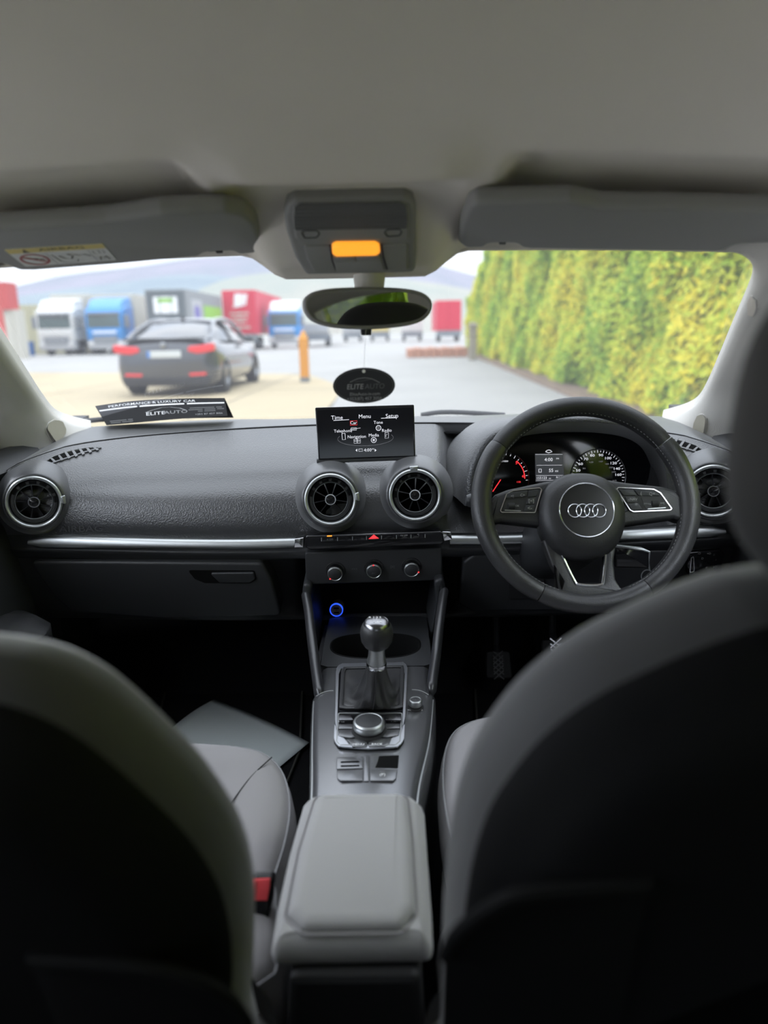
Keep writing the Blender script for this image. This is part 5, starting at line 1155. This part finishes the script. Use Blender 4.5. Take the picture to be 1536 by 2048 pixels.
# ---- gear plate and controller
CF2 = Frame((0, .97, .5348), (1, 0, 0), (0, 1, .030)); C2 = lambda L, c=0.0: ccw(CF2.pxs(L, c))
fo = rpoly(C2([(672, 1342), (680, 1331), (808, 1328), (815, 1336), (811, 1420), (808, 1484), (797, 1498), (735, 1502), (676, 1497), (668, 1484), (671, 1420)]), .006)
gp_ = G().prism(CF2, fo, -.002, .003, .001).obj('gear_plate', 'gloss_black', con, smooth=50)
PF_LATER = True
mk = rpoly(C2([(676, 1427), (805, 1427), (801, 1484), (792, 1492), (678, 1492), (672, 1484)], .003), .004)
G().ring(CF2, mk, inset(mk, .0018), .003, .0046).obj('controller_frame', 'satin_silver', gp_, smooth=60)
# controller knob
KX, KY = CF2.px(738, 1460, .006); kf = CF2.sub(KX, KY, .003)
ck = G().lathe(kf, [(.0275, 0), (.0265, .003), (.0225, .004), (.0225, .007)], 48).obj('controller_knob', 'rubber', con, smooth=50)
G().lathe(kf, [(.0228, .007), (.0236, .009), (.0236, .0165), (.0228, .0185), (.0205, .0195), (.0195, .0190)], 64).obj('knob_ring', 'satin_silver', ck, smooth=50)
G().lathe(kf, [(.0198, .0188), (.017, .0196), (.0004, .0198)], 40).obj('knob_top', 'plastic', ck, smooth=60)
def ckey(L, c0, c1, m='plastic_console', nm='key', r=.0015): return G().prism(CF2, rpoly(C2(L, c1), r), c0, c1, .0008).obj(nm, m, gp_, smooth=50)
for L in ([(677, 1429), (700, 1428), (707, 1439), (677, 1440)], [(776, 1428), (803, 1428), (803, 1440), (771, 1439)]): ckey(L, .003, .009, 'dark_chrome', 'toggle_key')
for L in ([(677, 1448), (706, 1448), (706, 1457), (677, 1457)], [(771, 1447), (800, 1447), (800, 1456), (770, 1457)], [(677, 1459), (706, 1459), (714, 1473), (700, 1475), (677, 1471)], [(770, 1459), (800, 1458), (797, 1470), (775, 1474), (762, 1472)], [(694, 1478), (716, 1477), (734, 1484), (734, 1493), (705, 1493)], [(737, 1484), (760, 1477), (783, 1476), (778, 1488), (770, 1492), (737, 1493)]): ckey(L, .003, .0058)
for s_, x, y in (('TEL', 683, 1443), ('MEDIA', 794, 1442), ('MENU', 717, 1489), ('BACK', 754, 1488.5)):
    a, b = CF2.px(x, y, .006); text('lettering', s_, CF2, a, b, .0062, 'print_white' if y > 1480 else 'print_grey', gp_, z=.0062)
# volume knob
a, b = CF2.px(831, 1410, .004); vf = CF2.sub(a, b, -.001)
vk = G().lathe(vf, [(.0135, 0), (.013, .002), (.0098, .003), (.0098, .005)], 32).obj('volume_knob', 'rubber', con, smooth=50)
G().lathe(vf, [(.0100, .005), (.0106, .006), (.0106, .013), (.0098, .0148), (.0085, .0152), (.0080, .0148)], 40).obj('knob_ring', 'satin_silver', vk, smooth=50)
G().lathe(vf, [(.0082, .0147), (.0004, .0152)], 28).obj('knob_top', 'plastic_console', vk)
for s_, x in (('VOL', 821), ('>||', 842)): a, b = CF2.px(x, 1421); text('lettering', s_, CF2, a, b, .005, 'print_white', con, z=.001)
# switch row behind the controller
sr = G().prism(CF2, rpoly(C2([(671, 1512), (798, 1509), (793, 1556), (786, 1562), (680, 1563), (673, 1556)]), .004), -.006, -.0020, .001).obj('switch_row', 'plastic_dark', con, smooth=50)
def skey(L, m, nm, c1=.0012, par=None): return G().prism(CF2, rpoly(C2(L, c1), .0018), -.004, c1, .0008).obj(nm, m, par or sr, smooth=50)
skey([(728, 1512), (739, 1512), (738, 1562), (727, 1562)], 'plastic_console', 'divider_bar', .0005)
skey([(673, 1514), (726, 1513), (726, 1536), (673, 1538)], 'plastic_console', 'coin_tray', .0006)
for y in (1522, 1530): skey([(681, y), (719, y-1), (719, y+2.6), (681, y+3.6)], 'void_black', 'tray_slot', .0011)
skey([(673, 1540), (726, 1538), (726, 1561), (682, 1561), (675, 1556)], 'plastic_console', 'blank_switch')
skey([(740, 1538), (795, 1538), (792, 1556), (786, 1561), (740, 1561)], 'plastic_console', 'parking_brake_switch')
skey([(741, 1512), (798, 1510), (796, 1536), (741, 1536)], 'void_black', 'finger_well_shade', -.0012)  # black plate paints the shade of a recessed pocket
a, b = CF2.px(765, 1551); text('symbol', '(P)', CF2, a, b, .0075, 'print_white', sr, z=.0016); stroke([CF2.px(760, 1545), CF2.px(770, 1545)], CF2, .0008, 'indicator_line', 'print_grey', sr, .0016)
# ---- gear lever
gl = thing('gear_lever', 'round-knobbed gear lever with metal collar and black leather boot', 'gear lever', CF2.w(*CF2.px(745, 1378)))
kc = at(753.5, 1268, Y=1.0); cb = at(753, 1330, Y=1.008)
ax = (kc-cb).normalized(); LF2 = Frame(kc, V(1, 0, 0) - ax*ax.x, ax.cross(V(1, 0, 0)));
if LF2.n.dot(ax) < 0: LF2 = Frame(kc, V(1, 0, 0) - ax*ax.x, -ax.cross(V(1, 0, 0)))
h = (kc-cb).length
G().lathe(LF2, [(.0125, -.0235), (.019, -.0190), (.0235, -.011), (.0252, 0), (.0246, .008), (.0222, .0150), (.0200, .0175)], 40).obj('knob', 'leather_plain', gl, smooth=180)
TL = Frame(LF2.o, LF2.x, LF2.y)
G().lathe(LF2, [(.0202, .0170), (.0188, .0205), (.0170, .0225), (.0164, .0220)], 40).obj('knob_collar_ring', 'dark_chrome', gl, smooth=60)
kt = G().lathe(LF2, [(.0168, .0218), (.0140, .0242), (.007, .0256), (.0003, .0259)], 40).obj('shift_pattern_cap', 'dark_chrome', gl, smooth=180)
for s_, a, b in (('1 3 5', 0, .0055), ('R', -.0105, .0050), ('2 4 6', .001, -.006)): text('lettering', s_, LF2, a, b, .0065, 'print_white', kt, z=.0258)
stroke([(-.006, 0), (.007, 0)], LF2, .0006, 'pattern_line', 'print_white', kt, .0262); stroke([(0, -.003), (0, .003)], LF2, .0006, 'pattern_line', 'print_white', kt, .0262)
G().lathe(LF2, [(.0128, -.024), (.0122, -.030), (.0130, -.040), (.0148, -h+.008), (.0150, -h+.004)], 36).obj('collar', 'satin_silver', gl, smooth=60)
G().lathe(LF2, [(.0150, -h+.006), (.0158, -h+.004), (.0158, -h), (.0148, -h-.003)], 36).obj('collar_foot', 'chrome', gl, smooth=60)
bo = rpoly(C2([(683, 1337), (809, 1333), (805, 1420), (678, 1420)], .004), .006, 7); nb = len(bo)
# resample boot base to match a circle
def resample(L, n, a0):
    c = (sum(p[0] for p in L)/len(L), sum(p[1] for p in L)/len(L)); o = []
    for k in range(n):
        t = a0+2*PI*k/n; d = (math.cos(t), math.sin(t)); best = None
        for i in range(len(L)):
            p, q = L[i], L[(i+1) % len(L)]; ex, ey = q[0]-p[0], q[1]-p[1]; den = d[0]*ey-d[1]*ex
            if abs(den) < 1e-12: continue
            u = ((p[0]-c[0])*ey-(p[1]-c[1])*ex)/den; w = ((p[0]-c[0])*d[1]-(p[1]-c[1])*d[0])/den
            if u > 0 and -1e-6 <= w <= 1+1e-6 and (best is None or u < best): best = u
        o.append((c[0]+d[0]*best, c[1]+d[1]*best))
    return o, c
fr_o, _ = resample(fo, 120, 0); fi = rpoly(C2([(678, 1338), (810, 1336), (806, 1424), (804, 1466), (799, 1473), (783, 1478), (772, 1492), (700, 1493), (688, 1478), (676, 1473), (673, 1466), (675, 1424)], .003), .002); fr_i, _ = resample(fi, 120, 0)
G().ring(CF2, fr_o, fr_i, .002, .0042).obj('plate_frame', 'bright_trim', gp_, smooth=60)
NB = 48; ro, rc = resample(bo, NB, 0); ri, _ = resample(inset(bo, .006), NB, 0)
G().rings([[CF2.w(a, b, z) for a, b in ro] for z in (.0046, .007)] + [[CF2.w((a+c)/2, (b+d)/2, .0085) for (a, b), (c, d) in zip(ro, ri)], [CF2.w(a, b, .007) for a, b in ri], [CF2.w(a, b, .0046) for a, b in ri]], True).obj('boot_rim', 'leather_plain', gl, smooth=60)
R = []
for j in range(15):
    t = j/14; ring = []
    for k in range(NB):
        th = 2*PI*k/NB; a, b = ri[k]; base = CF2.w(a, b, .0046)
        top = LF2.w(.0155*math.cos(th), .0155*math.sin(th), -h-.002)
        e = t**.62; hz = t**1.9
        p = V(base.x+(top.x-base.x)*e, base.y+(top.y-base.y)*e, base.z+(top.z-base.z)*hz)
        fold = .0045*math.sin(PI*t)*math.sin(4*th+1.2+2*t) + .002*math.sin(PI*t)*math.sin(9*th+t*6)
        d = V(math.cos(th), math.sin(th), .3); ring.append(p+d*fold)
    R.append(ring)
G().rings(R, True).obj('gear_boot', 'leather', gl, smooth=180)
G().tube([R[j][int(NB*.75)]+V(0, -.0008, .0005) for j in range(15)], .0012, 6).obj('boot_seam', 'leather_plain', gl)
# ---- armrest
ar = thing('armrest', 'padded grey cloth armrest on the centre console between the seats', 'armrest', (0, .66, .50))
AF = Frame((0, .66, .56), (1, 0, 0), (0, 1, .012)); A2 = lambda L, c=0.0: ccw(AF.pxs(L, c))
ao = rpoly(A2([(604, 1597), (622, 1584), (725, 1578), (825, 1583), (847, 1600), (853, 1690), (861, 1800), (864, 1878), (540, 1885), (553, 1800), (580, 1680)]), .010)
G().rings([[AF.w(a, b, z) for a, b in inset(ao, d)] for d, z in ((.012, -.030), (.004, -.0295), (0, -.026), (-.001, -.020), (.002, -.010), (.007, -.003), (.013, .000), (.015, .0002), (.03, .0004))], True, True, True).obj('armrest_base', 'armrest_cloth', ar, smooth=60)
ai = rpoly(A2([(634, 1592), (812, 1590), (822, 1680), (830, 1822), (803, 1857), (606, 1860), (574, 1830), (600, 1700)], .002), .014)
G().rings([[AF.w(a, b, z) for a, b in inset(ai, d)] for d, z in ((.0, -.006), (.0, .0015), (.002, .005), (.006, .0075), (.012, .0088), (.0128, .0089))], True, False, True).obj('top_pad', 'armrest_cloth', ar, smooth=60)
aw = rpoly(A2([(628, 1590), (818, 1588), (828, 1680), (837, 1826), (806, 1866), (603, 1869), (566, 1834), (594, 1700)], .002), .014)
G().tube([AF.w(a, b, .0002) for a, b in inset(aw, .001)], .0011, 6, closed=True).obj('seam_piping', 'seat_cloth', ar)
G().rings([[V(x, y, z) for x, y in ((-.066-q*.7, .545-q), (.060+q*.7, .545-q), (.060+q*.7, .802), (-.066-q*.7, .802))] for z, q in ((.25, .012), (.40, .010), (.529, 0))], True, True, True).obj('console_rear', 'plastic_dark', ar, smooth=0, bevel=.008)
# ================================================================ SEATS
def seat(sgn, edge, lo_edge, head, cush, label, top_z, zc0=.505):
    cx = sgn*.362
    t = thing('front_seat', label, 'car seat', (cx, .75, .25), 'front seats')
    SFm = Frame((cx, .40, .95), (1, 0, 0), (0, -.215, .977))
    half = SFm.pxs(edge)                                        # from top (outer side of frame) down the inner edge
    ytop = max(p[1] for p in half)
    pts = list(half)
    pts = [p for p in pts]
    end = pts[-1]; pts += [(end[0], end[1]-.06), (end[0]*.92, end[1]-.09)]
    mir = [(-a, b) for a, b in pts][::-1]
    full = mir + [(0, top_z)] + pts if half[0][1] > half[-1][1] else pts
    full = [tuple(p) for p in spline([Vector((*p, 0)) for p in full], 4, True)]; full = ccw([(p[0], p[1]) for p in full])
    prof = [(.070, .062), (.052, .058), (.040, .047), (.024, .030), (.010, .012), (0, -.01), (.004, -.035), (.018, -.055), (.045, -.066), (.08, -.07)]
    G().rings([[SFm.w(a, b, z) for a, b in inset(full, d)] for d, z in prof], True, True, True).obj('backrest', 'seat_back_cloth', t, smooth=60)
    # rear panel: hard back in the cloth shell, near-black to paint its shade
    G().rings([[SFm.w(a, b, z) for a, b in inset(full, d)] for d, z in ((.013, .016), (.0145, .023), (.024, .0345), (.040, .0515), (.052, .0615), (.070, .0655), (.09, .068), (.14, .071))], True, False, True).obj('back_panel', 'seat_vinyl', t, smooth=60)
    # elastic pocket edge across the back
    pk = [SFm.px(*p, .07) for p in lo_edge]
    G().tube([SFm.w(q.x, q.y, .073) for q in spline([Vector((*p, 0)) for p in pk], 6)], .0045, 8).obj('pocket_edge', 'seat_vinyl', t)
    G().prism(SFm, rpoly(ccw([(a.x, a.y) for a in spline([Vector((*p, 0)) for p in pk], 4)] + [(pk[-1][0], end[1]-.04), (pk[0][0], end[1]-.04)]), .004), .066, .0725, .001).obj('map_pocket', 'seat_vinyl', t, smooth=40)
    # headrest
    HF2 = Frame((cx, .375, 1.08), (1, 0, 0), (0, -.10, .995))
    hs = lambda d: ellipse(.134-d, .106-d*.9, 56, 0, -.016, 2.9)
    G().rings([[HF2.w(a, b, z) for a, b in hs(d)] for d, z in ((.10, .058), (.06, .056), (.035, .050), (.016, .039), (.005, .024), (0, .004), (.002, -.02), (.014, -.042), (.05, -.052), (.10, -.054))], True, True, True).obj('headrest', 'headrest_skin', t, smooth=180)
    for s in (-1, 1): G().tube([V(cx+s*.06, .375, .93), V(cx+s*.06, .385, 1.03)], .006, 12).obj('headrest_post', 'chrome', t)
    # cushion
    QF = Frame((cx, .75, zc0), (1, 0, 0), (0, 1, .02)); ch = QF.pxs(cush); cm = [(-a, b) for a, b in ch]
    front, side = ch[0], ch[-1]
    cf_ = ccw([(p.x, p.y) for p in spline([Vector((*p, 0)) for p in ([q for q in cm[::-1]] + ch + [(side[0]*.94, -.20), (-side[0]*.94, -.20)])], 4, True)])
    G().rings([[QF.w(a, b, z) for a, b in inset(cf_, d)] for d, z in ((.03, -.16), (.010, -.13), (.002, -.09), (.0, -.05), (.003, -.028), (.010, -.012), (.022, -.003), (.045, .002), (.075, .001), (.095, -.004))], True, True, True).obj('cushion', 'seat_cloth', t, smooth=60)
    G().tube([QF.w(a, b, -.014) for a, b in inset(cf_, .008)], .0018, 6, closed=True).obj('piping', 'seat_insert', t)
    ip = rpoly([(-.145, -.19), (.145, -.19), (.150, -.02), (.105, .035), (-.105, .035), (-.150, -.02)], .03)
    G().rings([[QF.w(a, b, z) for a, b in inset(ccw(ip), d)] for d, z in ((-.012, .0012), (-.002, -.001), (0, .0012), (.01, .005), (.03, .0065))], True, False, True).obj('cushion_insert', 'seat_insert', t, smooth=60)
    for s in (-1, 1):
        L = [(s*.215, .185), (s*.19, .13), (s*.172, .05), (s*.165, -.05), (s*.163, -.18)]
        G().tube([QF.w(q.x, q.y, .0012) for q in spline([Vector((*p, 0)) for p in L], 6)], .0009, 6).obj('cushion_seam', 'seat_vinyl', t)
    G().box((cx-.22, .42, .25), (cx+.22, .92, .36)).obj('seat_base', 'plastic_dark', t, smooth=0, bevel=.02)
    return t
mat('seat_back_cloth', (.055, .055, .057), .75, spec=.35, sheen=.45, bump=('noise', 800, .3, .0005))  # tone and sheen raised to paint the front-lit rim
mat('headrest_skin', (.026, .026, .026), .7, spec=.35, sheen=.12, bump=('noise', 700, .2, .0004))
LE = [(-120, 1322), (0, 1337), (65, 1352), (130, 1378), (200, 1418), (265, 1470), (332, 1532), (400, 1600), (450, 1668), (484, 1738), (501, 1812), (505, 1880), (502, 1960), (498, 2048)]
RE = [(1536, 1181), (1440, 1205), (1340, 1243), (1250, 1284), (1170, 1325), (1100, 1372), (1040, 1425), (985, 1492), (940, 1566), (912, 1648), (897, 1730), (889, 1815), (886, 1900), (882, 2048)]
s1 = seat(1, RE, [(888, 1905), (905, 1868), (940, 1835), (985, 1805), (1060, 1780), (1300, 1760)], None, [(1100, 1404), (1010, 1412), (960, 1419), (925, 1430), (900, 1447), (884, 1475), (876, 1515), (876, 1570), (886, 1640), (900, 1720)], "dark driver's seat seen from behind, below the headrest", .03, .505)
s2 = seat(-1, LE, [(498, 2040), (470, 2000), (430, 1970), (360, 1945), (260, 1925), (60, 1910)], None, [(330, 1466), (400, 1468), (480, 1474), (530, 1486), (564, 1512), (583, 1550), (590, 1600), (582, 1660), (560, 1735)], "dark front passenger seat with grey cushion and red belt buckle beside it", -.012, .505)
# ---- belt buckle
bk = thing('belt_buckle', 'black seat belt buckle with red button beside the passenger cushion', 'buckle', at(520, 1860, Y=.63))
BF = Frame(at(523, 1778, Y=.66), (1, 0, 0), (0, .45, .9)); B2 = lambda L, c=0.0: ccw(BF.pxs(L, c))
G().prism(BF, rpoly(B2([(494, 1753), (541, 1751), (546, 1757), (543, 1800), (535, 1850), (530, 1900), (494, 1900)]), .004), -.022, .0, .003, bevback=True).obj('buckle_body', 'gloss_black', bk, smooth=50)
G().prism(BF, rpoly(B2([(499, 1758), (541, 1756), (540, 1775), (535, 1801), (499, 1801)], .0), .002), -.004, .0015, .001).obj('release_button', 'red_plastic', bk, smooth=50)
G().prism(BF, rpoly(B2([(501, 1762), (512, 1761), (512, 1776), (507, 1792), (501, 1792)], .0015), .001), .0012, .0030, .0008).obj('button_rib', 'red_plastic', bk, smooth=50)
# ---- footwells: mats, paper, pedals
def zq(L, z): return [tuple(at(a, b, Z=z))[:2] for a, b in L]
fm = thing('floor_mat', 'black carpet mat with pale edging in the passenger footwell', 'floor mat', (-.35, 1.3, .25), 'floor mats')
q = zq([(375, 1254), (354, 1275), (333, 1375), (321, 1421), (300, 1440), (560, 1600), (600, 1500), (608, 1300), (600, 1254)], .256); q = rpoly(ccw(q), .03)
G().prism(WORLD, q, .25, .256, .002).obj('mat_pile', 'carpet', fm); G().tube([V(a, b, .2565) for a, b in q], .0028, 6, closed=True).obj('mat_edging', 'carpet_edge', fm)
fm = thing('floor_mat', "black carpet mat with pale edging in the driver's footwell", 'floor mat', (.35, 1.2, .25), 'floor mats')
q = zq([(949, 1363), (956, 1353), (1021, 1355), (1040, 1372), (1250, 1380), (1260, 1560), (960, 1560)], .256); q = rpoly(ccw(q), .03)
G().prism(WORLD, q, .25, .256, .002).obj('mat_pile', 'carpet', fm); G().tube([V(a, b, .2565) for a, b in q], .0028, 6, closed=True).obj('mat_edging', 'carpet_edge', fm)
pp = zq([(428, 1399), (616, 1485), (585, 1532), (470, 1590), (300, 1500), (362, 1468), (398, 1440)], .262)
pc = (sum(p[0] for p in pp)/7, sum(p[1] for p in pp)/7)
pg = G(); pl_ = spline([Vector((*p, 0)) for p in pp], 1, True)
A4, B4, C4, D4 = [V(*at(*p, Z=.262)) for p in ((428, 1399), (618, 1485), (480, 1600), (300, 1500))]
def pfn(u, v):
    p = A4.lerp(B4, u).lerp(D4.lerp(C4, u), v); return p + V(0, 0, .012*math.sin(PI*v)*(1-u)+.006*math.sin(PI*u))
tag(G().grid(pfn, 12, 12).obj('paper_mat', 'paper', smooth=180, solid=.0008), 'pale paper protection sheet lying in the passenger footwell', 'paper')
def pedal(px, py, Y, w, h, label, nm, rib):
    c = at(px, py, Y=Y); f = Frame(c, (1, 0, 0), (0, .45, .9)); t = thing(nm, label, 'pedal', c+V(0, 0, -.04))
    b = G().prism(f, rpoly([(-w, -h), (w, -h), (w*.9, h), (-w*.9, h)], .008), -.008, 0, .002).obj('pedal_pad', 'rubber', t)
    for k in range(-2, 3):
        for s in (-1, 1): G().prism(f.sub(0, k*h*.38, 0, s*.7), [(-w*.5, -.0011), (w*.5, -.0011), (w*.5, .0011), (-w*.5, .0011)], 0, .0025)  .obj('tread_rib', rib, b, smooth=0)
    G().tube([f.w(0, h*.6, -.006), f.w(0, h*1.6, -.03), c+V(0, .06, .14)], .008, 8).obj('pedal_arm', 'plastic', t)
pedal(1113, 1308, 1.50, .034, .032, 'brake pedal with diamond tread above the mat', 'brake_pedal', 'dark_chrome')
pedal(997, 1330, 1.52, .030, .030, 'dark clutch pedal beside the console', 'clutch_pedal', 'plastic')

STRUCT_LABELS = {'concrete_apron': 'cream concrete apron under the parked saloon', 'soil_strip': 'brown soil strip along the foot of the hedge', 'roof_panel': 'outer roof skin above the headliner',
    'trim_3': 'fabric edge of the headliner above the windscreen', 'trim_5': 'roof rail lining above the passenger door', 'trim_6': "roof rail lining above the driver's door",
    'trim_7': 'centre door post on the passenger side', 'trim_8': "centre door post on the driver's side", 'trim_9': 'rear quarter post on the passenger side', 'trim_10': "rear quarter post on the driver's side",
    'wall_left': 'dark body side behind the passenger door panel', 'wall_right': "dark body side behind the driver's door panel", 'wall_back': 'dark rear body wall behind the bench',
    'window_2': 'clear front side window on the passenger side', 'window_3': "clear front side window on the driver's side", 'window_4': 'darkened rear side window on the passenger side', 'window_5': "darkened rear side window on the driver's side"}
for k_, v_ in STRUCT_LABELS.items():
    if k_ in bpy.data.objects: bpy.data.objects[k_]['label'] = v_
